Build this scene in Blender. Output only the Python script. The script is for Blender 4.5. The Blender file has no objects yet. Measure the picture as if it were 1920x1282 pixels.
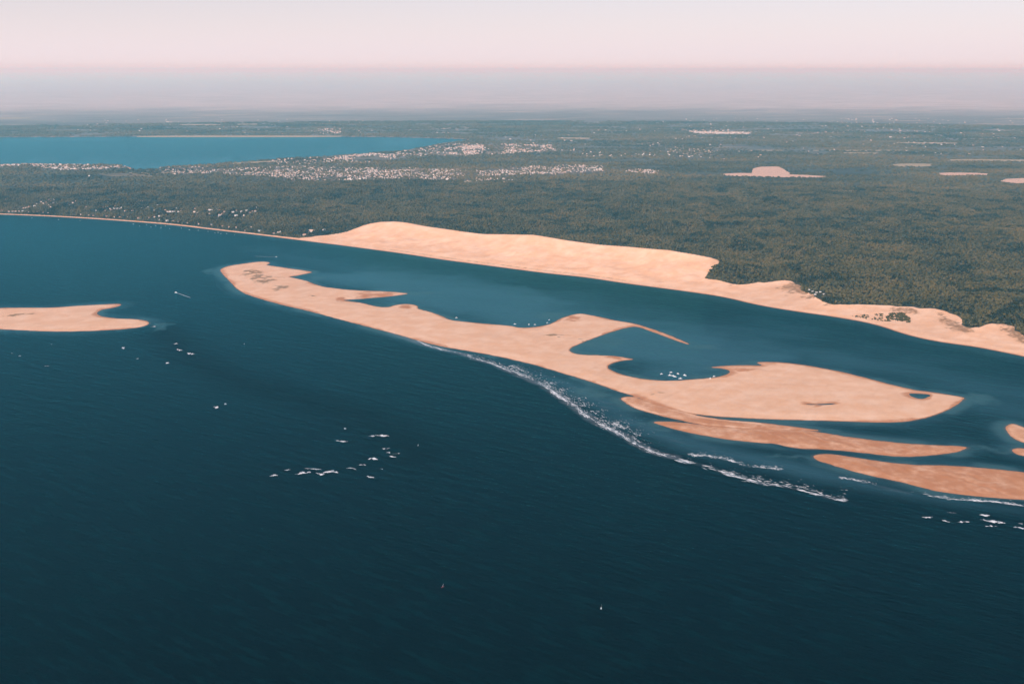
import bpy, bmesh, math, random
import numpy as np
from mathutils import Vector

random.seed(7); RNG = np.random.default_rng(7)
SC = bpy.context.scene
COL = SC.collection
R = math.radians

# ------------------------------------------------------------------ camera
W0, H0, FPX = 1920.0, 1282.0, 2059.0          # photograph's size and focal length in its pixels
CAM_H = 1080.0                                # aircraft height in metres
HORIZON_Y = 130.0
PITCH = math.atan((H0 / 2 - HORIZON_Y) / FPX)
cam = bpy.data.objects.new('camera', bpy.data.cameras.new('camera'))
COL.objects.link(cam)
cam.location = (0, 0, CAM_H)
cam.rotation_euler = (math.pi / 2 - PITCH, 0, 0)
cam.data.sensor_width = 36.0
cam.data.lens = 36.0 * FPX / W0
cam.data.clip_start = 5.0
cam.data.clip_end = 1500000.0
SC.camera = cam

# ------------------------------------------------------------------ sky, sun, exposure
SUN_EL, SUN_AZ = 33.0, 220.0                  # azimuth clockwise from the viewing direction: low behind the camera, to its left
world = bpy.data.worlds.new('World'); SC.world = world; world.use_nodes = True
nt = world.node_tree; nt.nodes.clear()
sky = nt.nodes.new('ShaderNodeTexSky'); sky.sky_type = 'NISHITA'; sky.sun_disc = False
sky.sun_elevation = R(SUN_EL); sky.sun_rotation = R(SUN_AZ)
sky.altitude = 1000.0; sky.air_density = 1.0; sky.dust_density = 0.5; sky.ozone_density = 1.0
bg = nt.nodes.new('ShaderNodeBackground'); bg.inputs['Strength'].default_value = 0.085
tint = nt.nodes.new('ShaderNodeMix'); tint.data_type = 'RGBA'; tint.blend_type = 'MULTIPLY'
tint.inputs[0].default_value = 1.0
tint.inputs[7].default_value = (1.04, 0.94, 1.04, 1)
out = nt.nodes.new('ShaderNodeOutputWorld')
# a thin pinkish veil of high haze: its depth along the view grows as 1 / sin(elevation), all round the sky
geo = nt.nodes.new('ShaderNodeTexCoord'); sep = nt.nodes.new('ShaderNodeSeparateXYZ'); nt.links.new(geo.outputs['Generated'], sep.inputs[0])
def _m(op, a, b_):
    x = nt.nodes.new('ShaderNodeMath'); x.operation = op
    for i, v in enumerate((a, b_)):
        if isinstance(v, (int, float)): x.inputs[i].default_value = v
        else: nt.links.new(v, x.inputs[i])
    return x.outputs[0]
thick = _m('DIVIDE', -0.06, _m('MAXIMUM', sep.outputs['Z'], 0.002))
veil = nt.nodes.new('ShaderNodeMix'); veil.data_type = 'RGBA'
nt.links.new(_m('SUBTRACT', 1.0, _m('EXPONENT', thick, 0)), veil.inputs[0])
veil.inputs[7].default_value = (9.1, 8.0, 8.35, 1)
nt.links.new(sky.outputs[0], tint.inputs[6]); nt.links.new(tint.outputs[2], veil.inputs[6]); nt.links.new(veil.outputs[2], bg.inputs['Color'])
nt.links.new(bg.outputs[0], out.inputs['Surface'])

sun = bpy.data.objects.new('sun', bpy.data.lights.new('sun', 'SUN')); COL.objects.link(sun)
sun.data.energy = 5.0; sun.data.angle = R(0.53); sun.data.color = (1.0, 0.92, 0.86)
_d = Vector((math.sin(R(SUN_AZ)) * math.cos(R(SUN_EL)), math.cos(R(SUN_AZ)) * math.cos(R(SUN_EL)), math.sin(R(SUN_EL))))
sun.rotation_euler = _d.to_track_quat('Z', 'Y').to_euler()
sun.location = (0, 0, 3000)

SC.view_settings.view_transform = 'Standard'; SC.view_settings.look = 'None'
SC.view_settings.exposure = 0.2; SC.view_settings.gamma = 1.0; SC.view_settings.use_curve_mapping = False
SC.render.engine = 'CYCLES'
SC.cycles.use_denoising = True
SC.cycles.max_bounces = 8; SC.cycles.volume_bounces = 4
SC.cycles.diffuse_bounces = 2; SC.cycles.glossy_bounces = 2

HAZE_DENSITY = 2.9e-5
HAZE_COLOR = (0.24, 0.75, 1.0, 1)

# ------------------------------------------------------------------ helpers
CP, SP = math.cos(PITCH), math.sin(PITCH)
def unproj(px, py, z=0.0):
    """photograph pixel -> point at height z"""
    u, v = px - W0 / 2, py - H0 / 2
    wx, wy, wz = u, FPX * CP - v * SP, -(FPX * SP + v * CP)
    k = (z - CAM_H) / wz
    return np.array((wx * k, wy * k))
def proj(x, y, z):
    dz = z - CAM_H
    f = y * CP - dz * SP; v = -(dz * CP + y * SP)
    return W0 / 2 + FPX * x / f, H0 / 2 + FPX * v / f
def unpoly(pts, z=0.0): return np.array([unproj(a, b, z) for a, b in pts])

def hash2(ix, iy, seed):
    h = (ix.astype(np.int64) * 374761393 + iy.astype(np.int64) * 668265263 + seed * 1442695041) & 0xffffffff
    h = ((h ^ (h >> 13)) * 1274126177) & 0xffffffff
    return ((h ^ (h >> 16)) & 0xffffff) / float(0xffffff)
def vnoise(x, y, seed=0):
    ix, iy = np.floor(x), np.floor(y); fx, fy = x - ix, y - iy
    fx = fx * fx * (3 - 2 * fx); fy = fy * fy * (3 - 2 * fy)
    a = hash2(ix, iy, seed); b = hash2(ix + 1, iy, seed); c = hash2(ix, iy + 1, seed); d = hash2(ix + 1, iy + 1, seed)
    return (a * (1 - fx) + b * fx) * (1 - fy) + (c * (1 - fx) + d * fx) * fy
def fbm(x, y, seed=0, octv=4):
    s, a, t = 0, 1.0, 0
    for k in range(octv):
        s = s + a * vnoise(x * 2 ** k, y * 2 ** k, seed + k * 17); t += a; a *= 0.5
    return s / t
def sstep(a, b, x):
    t = np.clip((x - a) / (b - a), 0, 1); return t * t * (3 - 2 * t)

def chaikin(P, n=2, closed=True):
    for _ in range(n):
        Q = []
        m = len(P)
        for i in range(m if closed else m - 1):
            a, b = P[i], P[(i + 1) % m]
            Q += [a * .75 + b * .25, a * .25 + b * .75]
        if not closed: Q = [P[0]] + Q + [P[-1]]
        P = np.array(Q)
    return P
def sdf(poly, X, Y, far=1e9):
    """signed distance to a closed polygon, positive inside; points further than `far` from its box get -far"""
    X = np.asarray(X, float); Y = np.asarray(Y, float)
    res = np.full(X.shape, -far)
    lo, hi = poly.min(0) - far, poly.max(0) + far
    m = (X > lo[0]) & (X < hi[0]) & (Y > lo[1]) & (Y < hi[1])
    x, y = X[m].astype(np.float32), Y[m].astype(np.float32)
    if x.size == 0: return res
    poly = poly.astype(np.float32); d2 = np.full(x.shape, 1e30, np.float32); ins = np.zeros(x.shape, bool)
    n = len(poly)
    for i in range(n):
        ax, ay = poly[i]; bx, by = poly[(i + 1) % n]
        ex, ey = bx - ax, by - ay
        L = ex * ex + ey * ey + 1e-9
        t = np.clip(((x - ax) * ex + (y - ay) * ey) / L, 0, 1)
        d2 = np.minimum(d2, (x - ax - t * ex) ** 2 + (y - ay - t * ey) ** 2)
        c = (ay > y) != (by > y)
        if abs(by - ay) > 1e-12:
            ins ^= c & (x < ex * (y - ay) / (by - ay) + ax)
    d = np.sqrt(d2)
    res[m] = np.where(ins, d, -d)
    return res
def near_line(line, X, Y):
    """(arc length, distance) of the nearest point on an open polyline"""
    seg = np.diff(line, axis=0); L = np.hypot(seg[:, 0], seg[:, 1]); acc = np.concatenate([[0], np.cumsum(L)])
    X = np.asarray(X, np.float32); Y = np.asarray(Y, np.float32); line = line.astype(np.float32); seg = seg.astype(np.float32); L = L.astype(np.float32); acc = acc.astype(np.float32)
    d2 = np.full(X.shape, 1e30, np.float32); s = np.zeros(X.shape, np.float32)
    for i in range(len(seg)):
        ax, ay = line[i]; ex, ey = seg[i]
        t = np.clip(((X - ax) * ex + (Y - ay) * ey) / (L[i] ** 2 + 1e-9), 0, 1)
        q = (X - ax - t * ex) ** 2 + (Y - ay - t * ey) ** 2
        c = q < d2
        d2 = np.where(c, q, d2); s = np.where(c, acc[i] + t * L[i], s)
    return s, np.sqrt(d2)

def mesh_np(name, V, F, mats, smooth=True, attrs=None, matidx=None):
    """V (n,3), F (m,k) index array"""
    me = bpy.data.meshes.new(name)
    V = np.asarray(V, np.float32); F = np.asarray(F, np.int32)
    k = F.shape[1]
    me.vertices.add(len(V)); me.vertices.foreach_set('co', V.ravel())
    me.loops.add(F.size); me.loops.foreach_set('vertex_index', F.ravel())
    me.polygons.add(len(F)); me.polygons.foreach_set('loop_start', np.arange(len(F), dtype=np.int32) * k)
    if smooth: me.polygons.foreach_set('use_smooth', np.ones(len(F), bool))
    if matidx is not None: me.polygons.foreach_set('material_index', np.asarray(matidx, np.int32))
    me.update(calc_edges=True)
    for nm, arr in (attrs or {}).items():
        a = me.attributes.new(nm, 'FLOAT', 'POINT'); a.data.foreach_set('value', np.asarray(arr, np.float32))
    for m in (mats if isinstance(mats, (list, tuple)) else [mats]): me.materials.append(m)
    return me
def link(name, me, parent=None, loc=None, rz=0.0, scale=None):
    o = bpy.data.objects.new(name, me); COL.objects.link(o)
    if parent is not None: o.parent = parent
    if loc is not None: o.location = loc
    if rz: o.rotation_euler = (0, 0, rz)
    if scale is not None: o.scale = scale
    return o
def tag(o, label=None, cat=None, group=None, kind=None):
    if label: o['label'] = label
    if cat: o['category'] = cat
    if group: o['group'] = group
    if kind: o['kind'] = kind
    return o
def compact(V, F, attrs):
    used = np.unique(F); remap = np.full(len(V), -1, np.int64); remap[used] = np.arange(len(used))
    return V[used], remap[F], {k: a[used] for k, a in attrs.items()}

# ------------------------------------------------------------------ materials
def new_mat(name):
    m = bpy.data.materials.new(name); m.use_nodes = True
    n = m.node_tree; b = n.nodes['Principled BSDF']
    return m, n, b
class NB:
    """tiny node builder"""
    def __init__(s, n): s.n = n
    def add(s, t, **kw):
        x = s.n.nodes.new(t)
        for k, v in kw.items(): setattr(x, k, v)
        return x
    def l(s, a, b): s.n.links.new(a, b)
    def pos(s): return s.add('ShaderNodeNewGeometry').outputs['Position']
    def attr(s, name, typ='GEOMETRY'):
        x = s.add('ShaderNodeAttribute', attribute_name=name, attribute_type=typ); return x.outputs['Fac']
    def math(s, op, a, b=None, c=None, clamp=False):
        x = s.add('ShaderNodeMath', operation=op, use_clamp=clamp)
        for i, v in enumerate((a, b, c)):
            if v is None: continue
            if isinstance(v, (int, float)): x.inputs[i].default_value = v
            else: s.l(v, x.inputs[i])
        return x.outputs[0]
    def mapping(s, vec, rot=(0, 0, 0), scale=(1, 1, 1)):
        x = s.add('ShaderNodeMapping', vector_type='TEXTURE'); s.l(vec, x.inputs['Vector'])
        x.inputs['Rotation'].default_value = rot; x.inputs['Scale'].default_value = scale
        return x.outputs[0]
    def noise(s, vec, scale, detail=3, rough=0.55, dist=0.0):
        x = s.add('ShaderNodeTexNoise'); s.l(vec, x.inputs['Vector'])
        x.inputs['Scale'].default_value = scale; x.inputs['Detail'].default_value = detail
        x.inputs['Roughness'].default_value = rough; x.inputs['Distortion'].default_value = dist
        return x.outputs['Fac']
    def step(s, v, a, b):
        x = s.add('ShaderNodeMapRange', interpolation_type='SMOOTHSTEP'); s.l(v, x.inputs['Value'])
        x.inputs['From Min'].default_value = a; x.inputs['From Max'].default_value = b
        return x.outputs[0]
    def mix(s, f, a, b):
        x = s.add('ShaderNodeMix', data_type='RGBA')
        if isinstance(f, (int, float)): x.inputs[0].default_value = f
        else: s.l(f, x.inputs[0])
        for i, v in ((6, a), (7, b)):
            if isinstance(v, tuple): x.inputs[i].default_value = (*v, 1)
            else: s.l(v, x.inputs[i])
        return x.outputs[2]

SAND_DRY = (0.67, 0.385, 0.230)
SAND_PALE = (0.73, 0.475, 0.325)
SAND_WET = (0.44, 0.185, 0.080)
def sand_nodes(b, pos, wet):
    """dry / pale / wet sand colour"""
    n1 = b.noise(pos, 0.012, 5, 0.6); n2 = b.noise(b.mapping(pos, (0, 0, R(-33)), (1, 4, 1)), 0.035, 4, 0.6)
    c = b.mix(b.step(n1, 0.35, 0.7), SAND_DRY, SAND_PALE)
    c = b.mix(b.math('MULTIPLY', b.step(n2, 0.46, 0.78), 0.32), c, (0.50, 0.265, 0.145))
    n3 = b.noise(pos, 0.0035, 6, 0.65)
    c = b.mix(b.math('MULTIPLY', b.step(n3, 0.48, 0.72), 0.4), c, (0.60, 0.375, 0.25))
    w = b.math('ADD', wet, b.math('MULTIPLY', b.math('SUBTRACT', b.noise(pos, 0.03, 4, 0.65), 0.5), 0.9))
    return b.mix(b.step(w, 0.3, 0.95), c, SAND_WET)

# sandbanks
M_BANK, n, bs = new_mat('bank_sand'); b = NB(n); p = b.pos()
c = sand_nodes(b, p, b.attr('wet'))
veg = b.math('ADD', b.attr('veg'), b.math('MULTIPLY', b.math('SUBTRACT', b.noise(p, 0.035, 5, 0.7), 0.5), 1.6))
c = b.mix(b.math('MULTIPLY', b.step(veg, 0.40, 1.0), 0.85), c, (0.20, 0.12, 0.055))
b.l(c, bs.inputs['Base Color']); bs.inputs['Roughness'].default_value = 0.85
bs.inputs['Specular IOR Level'].default_value = 0.25
bp = b.add('ShaderNodeBump'); bp.inputs['Distance'].default_value = 2.2; bp.inputs['Strength'].default_value = 0.7
b.l(b.noise(b.mapping(p, (0, 0, R(-33)), (1, 2.5, 1)), 0.05, 5, 0.6), bp.inputs['Height']); b.l(bp.outputs[0], bs.inputs['Normal'])

# mainland: sand / forest floor / plain / town ground
M_LAND, n, bs = new_mat('mainland_ground'); b = NB(n); p = b.pos()
sandc = sand_nodes(b, p, b.attr('wet'))
wr = b.math('ADD', b.attr('wrack'), b.math('MULTIPLY', b.math('SUBTRACT', b.noise(p, 0.045, 5, 0.7), 0.5), 1.3))
sandc = b.mix(b.math('MULTIPLY', b.step(wr, 0.45, 0.8), 0.85), sandc, (0.20, 0.105, 0.045))
fl = b.mix(b.step(b.noise(p, 0.008, 5, 0.65), 0.35, 0.7), (0.026, 0.027, 0.010), (0.075, 0.058, 0.024))
# far plain: patchwork of plantations, clearings and pale fields
vo = b.add('ShaderNodeTexVoronoi'); b.l(b.mapping(p, (0, 0, R(20)), (2.6, 1, 1)), vo.inputs['Vector']); vo.inputs['Scale'].default_value = 1 / 420.0
sv = b.add('ShaderNodeSeparateColor'); b.l(vo.outputs['Color'], sv.inputs[0])
pl = b.mix(sv.outputs[0], (0.034, 0.042, 0.028), (0.085, 0.088, 0.058))
pl = b.mix(b.step(sv.outputs[1], 0.93, 0.95), pl, (0.22, 0.17, 0.11))
pl = b.mix(b.math('MULTIPLY', b.step(b.noise(p, 0.0016, 5, 0.65), 0.45, 0.62), 0.5), pl, (0.020, 0.028, 0.016))
pl = b.mix(b.math('MULTIPLY', b.attr('open'), b.math('MULTIPLY_ADD', sv.outputs[2], 0.3, 0.7)), pl, (0.52, 0.45, 0.44))  # farmland paled with distance: haze painted into the ground colour
c = b.mix(b.attr('plain'), fl, pl)
c = b.mix(b.math('MULTIPLY', b.attr('town'), b.step(b.noise(p, 0.02, 4, 0.7), 0.35, 0.65)), c, (0.24, 0.175, 0.14))
sm = b.math('ADD', b.attr('sand'), b.math('MULTIPLY', b.math('SUBTRACT', b.noise(p, 0.03, 5, 0.7), 0.5), 0.9))
c = b.mix(b.step(sm, 0.4, 0.6), c, sandc)
b.l(c, bs.inputs['Base Color']); bs.inputs['Roughness'].default_value = 0.9; bs.inputs['Specular IOR Level'].default_value = 0.2
bp = b.add('ShaderNodeBump'); bp.inputs['Distance'].default_value = 5.0; bp.inputs['Strength'].default_value = 0.6
b.l(b.noise(b.mapping(p, (0, 0, R(-33)), (2.2, 1, 1)), 0.02, 6, 0.62), bp.inputs['Height']); b.l(bp.outputs[0], bs.inputs['Normal'])

# sea
M_SEA, n, bs = new_mat('sea_water'); b = NB(n); p = b.pos()
big = b.noise(p, 0.0011, 4, 0.55)
deep = b.mix(b.step(big, 0.35, 0.7), (0.0000, 0.0006, 0.0006), (0.0000, 0.0026, 0.0026))
sh = b.math('ADD', b.attr('shallow'), b.math('MULTIPLY', b.math('SUBTRACT', b.noise(b.mapping(p, (0, 0, R(-33)), (3, 1, 1)), 0.006, 5, 0.6), 0.5), 0.5))
sh = b.step(sh, 0.1, 1.1)
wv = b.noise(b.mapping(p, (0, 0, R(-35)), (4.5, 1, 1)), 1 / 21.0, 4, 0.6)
deep = b.mix(b.math('MULTIPLY', b.step(wv, 0.46, 0.68), 0.9), deep, (0.0002, 0.0092, 0.0105))  # light and dark of the swell ripples painted into the water colour
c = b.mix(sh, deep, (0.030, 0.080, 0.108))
sb = b.math('ADD', b.attr('submerged'), b.math('MULTIPLY', b.math('SUBTRACT', b.noise(b.mapping(p, (0, 0, R(-33)), (2.5, 1, 1)), 0.025, 5, 0.65), 0.5), 0.7))
c = b.mix(b.math('MULTIPLY', b.step(sb, 0.15, 1.1), 0.8), c, (0.042, 0.092, 0.104))
shore = b.math('ADD', b.attr('shore'), b.math('MULTIPLY', b.math('SUBTRACT', b.noise(p, 0.03, 4, 0.6), 0.5), 0.5))
c = b.mix(b.math('MULTIPLY', b.step(shore, 0.35, 1.05), 0.6), c, (0.11, 0.095, 0.075))
ws = b.math('ADD', b.attr('wash'), b.math('MULTIPLY', b.math('SUBTRACT', b.noise(b.mapping(p, (0, 0, R(-36)), (3.5, 1, 1)), 0.03, 6, 0.7), 0.5), 1.2))
c = b.mix(b.math('MULTIPLY', b.step(ws, 0.55, 1.25), 0.6), c, (0.19, 0.20, 0.23))
SWELL = R(-35)
w1 = b.noise(b.mapping(p, (0, 0, SWELL), (4.0, 1, 1)), 1 / 27.0, 3, 0.55)
w2 = b.noise(b.mapping(p, (0, 0, SWELL + 0.35), (2.6, 1, 1)), 1 / 11.0, 3, 0.6)
hgt = b.math('ADD', b.math('MULTIPLY', w1, 5.2), b.math('MULTIPLY', w2, 2.8))
bp = b.add('ShaderNodeBump'); bp.inputs['Distance'].default_value = 1.0; bp.inputs['Strength'].default_value = 0.9
b.l(hgt, bp.inputs['Height'])
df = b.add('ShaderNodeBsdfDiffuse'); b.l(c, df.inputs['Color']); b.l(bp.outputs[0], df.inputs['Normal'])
gl = b.add('ShaderNodeBsdfGlossy'); gl.inputs['Color'].default_value = (0.07, 0.62, 0.80, 1); gl.inputs['Roughness'].default_value = 0.15; b.l(bp.outputs[0], gl.inputs['Normal'])
fr = b.add('ShaderNodeFresnel'); fr.inputs['IOR'].default_value = 1.33; b.l(bp.outputs[0], fr.inputs['Normal'])
mx = b.add('ShaderNodeMixShader'); slick = b.math('MULTIPLY_ADD', b.attr('shallow'), 1.7, 1.0, clamp=True)
b.l(b.math('MULTIPLY', b.math('MULTIPLY', b.math('POWER', fr.outputs[0], 1.7), 0.78), slick), mx.inputs[0]); b.l(df.outputs[0], mx.inputs[1]); b.l(gl.outputs[0], mx.inputs[2])
n.nodes.remove(bs); b.l(mx.outputs[0], n.nodes['Material Output'].inputs['Surface'])

def plain_mat(name, col, rough=0.7, var=0.0, scale=0.5, spec=0.3):
    m, n, bs = new_mat(name); b = NB(n)
    if var:
        tc = b.add('ShaderNodeTexCoord'); c2 = tuple(min(1, x * (1 + var)) for x in col); c1 = tuple(x * (1 - var) for x in col)
        b.l(b.mix(b.noise(tc.outputs['Object'], scale, 4, 0.6), c1, c2), bs.inputs['Base Color'])
    else: bs.inputs['Base Color'].default_value = (*col, 1)
    bs.inputs['Roughness'].default_value = rough; bs.inputs['Specular IOR Level'].default_value = spec
    return m
M_FOAM, n, bs = new_mat('sea_foam'); b = NB(n); p = b.pos()
fr = b.math('ADD', b.attr('froth'), b.math('MULTIPLY', b.math('SUBTRACT', b.noise(p, 0.35, 4, 0.7), 0.5), 0.8))
b.l(b.mix(b.step(fr, 0.1, 0.75), (0.10, 0.15, 0.18), (0.74, 0.75, 0.77)), bs.inputs['Base Color']); bs.inputs['Roughness'].default_value = 0.8
M_WALL = [plain_mat('white_render', (0.66, 0.61, 0.57), 0.8, 0.06), plain_mat('cream_render', (0.52, 0.43, 0.36), 0.8, 0.06),
          plain_mat('pale_stone', (0.40, 0.35, 0.32), 0.8, 0.08)]
M_ROOF = [plain_mat('terracotta_tiles', (0.40, 0.20, 0.13), 0.8, 0.15), plain_mat('pale_tiles', (0.52, 0.36, 0.28), 0.8, 0.12),
          plain_mat('light_roofing', (0.62, 0.60, 0.58), 0.7, 0.1)]
M_GEL = plain_mat('white_gelcoat', (0.82, 0.83, 0.84), 0.25, 0.02, spec=0.5)
M_GLASS = plain_mat('tinted_window', (0.02, 0.03, 0.04), 0.1, spec=0.6)
M_SAIL = plain_mat('sailcloth', (0.72, 0.72, 0.70), 0.7, 0.05)
M_REDHULL = plain_mat('red_hull_paint', (0.30, 0.06, 0.05), 0.3)
M_MAST = plain_mat('aluminium_mast', (0.55, 0.56, 0.58), 0.35)
M_BARK = plain_mat('pine_bark', (0.10, 0.06, 0.04), 0.9, 0.3)

def foliage_mat(name, inst):
    m, n, bs = new_mat(name); b = NB(n)
    t = b.attr('tone', 'INSTANCER' if inst else 'GEOMETRY') if inst else b.add('ShaderNodeObjectInfo').outputs['Random']
    rp = b.add('ShaderNodeValToRGB'); b.l(t, rp.inputs[0]); e = rp.color_ramp.elements
    e[0].position = 0.0; e[0].color = (0.012, 0.017, 0.007, 1)
    e[1].position = 1.0; e[1].color = (0.128, 0.090, 0.032, 1)
    x = e.new(0.35); x.color = (0.054, 0.048, 0.016, 1)
    x = e.new(0.7); x.color = (0.092, 0.074, 0.026, 1)
    b.l(rp.outputs[0], bs.inputs['Base Color'])
    bs.inputs['Roughness'].default_value = 0.95; bs.inputs['Specular IOR Level'].default_value = 0.1
    return m
M_PINES = foliage_mat('pine_canopy', True)
M_NEEDLE = foliage_mat('pine_needles', False)

# ------------------------------------------------------------------ traced outlines (photograph pixels)
SHORE = [(2600, 850), (2300, 768), (2050, 700), (1920, 668), (1880, 660), (1830, 650), (1760, 641), (1700, 628), (1640, 607), (1560, 593), (1500, 585),
         (1420, 572), (1360, 557), (1300, 548), (1240, 540), (1170, 531), (1100, 520), (1030, 513), (960, 504), (900, 496), (830, 487),
         (760, 476), (700, 468), (640, 460), (590, 454), (560, 450), (480, 440), (400, 431), (320, 421), (200, 412), (100, 406), (0, 402),
         (-150, 397), (-300, 386), (-360, 362), (-320, 338), (-160, 322)]
BAY_S = [(0, 313), (67, 310.5), (100, 311), (150, 312), (183, 310), (217, 311), (243, 313), (247, 319), (267, 320.5), (284, 319.5), (297, 316.5),
         (330, 313.5), (363, 312), (397, 310), (430, 307.5), (480, 303), (513, 300), (547, 298), (597, 296), (640, 290), (707, 287), (757, 283),
         (807, 273), (840, 267), (873, 264)]
BAY_N = [(880, 262), (840, 260), (740, 257.5), (640, 256.5), (500, 255.5), (300, 255.5), (133, 257), (0, 257.5), (-200, 258), (-500, 260)]
MAIN_BANK = [(412, 505), (430, 498), (460, 494), (480, 491), (498, 490.5), (508, 493), (497, 497), (520, 500), (547, 504), (570, 507), (585, 510), (585, 511), (570, 514),
    (556, 517), (541, 519), (552, 521.5), (564, 524), (576, 527), (592, 534), (607, 538), (623, 540), (647, 543), (678, 545), (717, 546), (745, 548), (764, 550), (764, 551),
    (750, 553), (730, 556), (680, 560), (652, 562), (640, 563), (660, 565.5), (680, 568), (697, 573), (713, 576), (730, 576), (740, 572), (755, 570), (772, 570.5), (785, 574), (782, 579), (807, 585), (827, 592), (843, 600),
    (863, 602.5), (897, 606), (930, 608.5), (958, 611), (975, 615), (997, 614), (1019, 611), (1036, 606), (1051, 597), (1070, 591), (1085, 588), (1095, 588.5),
    (1120, 593.5), (1150, 600), (1185, 606), (1200, 609.5), (1222, 616.5), (1247, 625.5), (1270, 634.5), (1282, 640), (1292, 644.5), (1292, 646), (1280, 642.5), (1267, 638), (1245, 630), (1222, 621.5), (1205, 615),
    (1192, 612), (1180, 613), (1160, 617.5), (1135, 626), (1110, 635), (1090, 642.5), (1070, 652), (1067, 657), (1074, 662), (1090, 665), (1125, 666), (1155, 667.5),
    (1175, 671), (1186, 673), (1186, 674), (1165, 676), (1147, 681), (1137, 687), (1145, 694), (1162, 701), (1195, 709), (1225, 713), (1262, 714), (1300, 711), (1330, 709),
    (1355, 705), (1370, 699), (1365, 692.5), (1350, 690), (1335, 689), (1335, 688), (1355, 686), (1387, 684.5), (1412, 685), (1432, 685.5), (1422, 681.5), (1419, 679), (1440, 678.5), (1467, 679),
    (1513, 685), (1563, 694), (1607, 704), (1647, 715), (1680, 723), (1713, 731), (1747, 735), (1780, 740), (1808, 745), (1809, 747), (1793, 760), (1767, 773), (1730, 785),
    (1687, 792), (1630, 791), (1563, 789), (1497, 787), (1447, 786), (1375, 782.5), (1337, 780), (1300, 776), (1250, 765), (1212, 752), (1190, 742), (1162, 735),
    (1125, 721), (1087, 709), (1037, 694), (1000, 683), (973, 677), (930, 667), (880, 658), (830, 650), (797, 642), (763, 632), (730, 623), (680, 610), (630, 597), (580, 583),
    (530, 572), (480, 558), (450, 547), (433, 530), (415, 511)]
STRAND = [(1160, 746), (1185, 742), (1215, 752), (1250, 763), (1300, 776), (1312, 780), (1350, 786), (1400, 790), (1450, 795), (1480, 799), (1536, 806), (1536, 808), (1500, 806), (1470, 808), (1430, 806), (1380, 802),
          (1330, 798), (1312, 795.5), (1287, 790), (1250, 782), (1212, 772), (1187, 764), (1173, 755)]
LOWBAR = [(1222, 790.5), (1250, 789.5), (1287, 793), (1325, 797), (1380, 801), (1430, 804), (1480, 804), (1510, 806), (1559, 814), (1599, 820.5), (1665, 828), (1732, 834), (1785, 835.5), (1815, 838), (1815, 839),
          (1793, 848), (1758, 852), (1718, 855), (1679, 856), (1639, 851), (1599, 846.5), (1546, 842), (1506, 841), (1480, 838), (1455, 831), (1425, 830), (1375, 825), (1325, 817), (1275, 807.5), (1237, 796)]
RIGHTBAR = [(1523, 856), (1533, 851.5), (1559, 851), (1599, 857), (1652, 865.5), (1705, 871), (1732, 872), (1771, 872), (1811, 875), (1864, 879), (1920, 885), (2020, 897), (2120, 915),
            (2100, 950), (2000, 945), (1920, 936), (1864, 933), (1811, 928), (1758, 921), (1718, 910.5), (1679, 901), (1639, 893), (1599, 883), (1559, 871), (1533, 863)]
BLOB_C = [(1885, 805), (1890, 795), (1904, 794), (1920, 802), (1960, 812), (1975, 828), (1950, 836), (1912, 828), (1896, 819)]
BLOB_D = [(1896, 843), (1907, 840), (1920, 841), (1960, 843), (1985, 855), (1960, 862), (1915, 854), (1904, 850)]
LEFTBANK = [(-220, 588), (-100, 581), (0, 577), (50, 577), (100, 577), (150, 573), (193, 571), (220, 569.5), (229, 571.5), (213, 577), (190, 580), (180, 587), (187, 593), (213, 597),
            (247, 598), (270, 600), (283, 606), (267, 613), (233, 617), (183, 620), (100, 622), (0, 617), (-120, 612), (-220, 602)]
POOL = [(1700, 737), (1720, 737.5), (1748, 739.5), (1740, 745), (1727, 748.5), (1712, 745)]
SLIT = [(1505, 757.3), (1535, 757.5), (1572, 755.3), (1556, 758.6), (1535, 759.2)]

# ------------------------------------------------------------------ sandbanks
BANKS = {k: chaikin(unpoly(v), 2) for k, v in dict(main=MAIN_BANK, strand=STRAND, low=LOWBAR, right=RIGHTBAR, c=BLOB_C, d=BLOB_D, left=LEFTBANK).items()}
POOLS = [chaikin(unpoly(POOL), 2), chaikin(unpoly(SLIT), 2)]
VEG_SPOTS = [(470, 512, 26, 9), (500, 527, 28, 9), (522, 541, 22, 8), (490, 520, 22, 8), (585, 556, 16, 2), (1045, 631, 28, 3), (1225, 736, 18, 4), (30, 592, 45, 3), (1090, 640, 10, 3)]
WET_SHADE_SPOTS = [(700, 553, 60, 9), (640, 562, 18, 6), (760, 574, 24, 5), (845, 597, 22, 6), (1000, 613, 40, 7), (1075, 597, 30, 9), (1190, 609, 30, 5), (1160, 670, 30, 5), (1390, 691, 40, 7), (1440, 684, 20, 4), (1540, 757, 50, 4), (180, 590, 12, 8), (1455, 822, 25, 9), (1440, 800, 60, 4), (1700, 850, 25, 7), (1730, 848, 20, 7), (1765, 845, 25, 6), (1770, 885, 50, 7), (1850, 895, 50, 8), (1350, 796, 50, 4)]  # wet patches, plus ripple shade on the low bar painted as dark sand
WET_LOW = 0.0
def spots(X, Y, lst):
    """soft ellipses given in photograph pixels, laid on the sand"""
    a = np.zeros(X.shape)
    wx = (fbm(X / 55, Y / 55, 301, 4) - .5) * 110; X, Y = X + wx, Y + (fbm(X / 55, Y / 55, 303, 4) - .5) * 130
    for px, py, rx, ry in lst:
        c = unproj(px, py); ex = unproj(px + rx, py)[0] - c[0]; ey = abs(unproj(px, py - ry)[1] - c[1])
        a = np.maximum(a, 1 - sstep(0.3, 1.15, np.hypot((X - c[0]) / ex, (Y - c[1]) / ey)))
    return a
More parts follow.
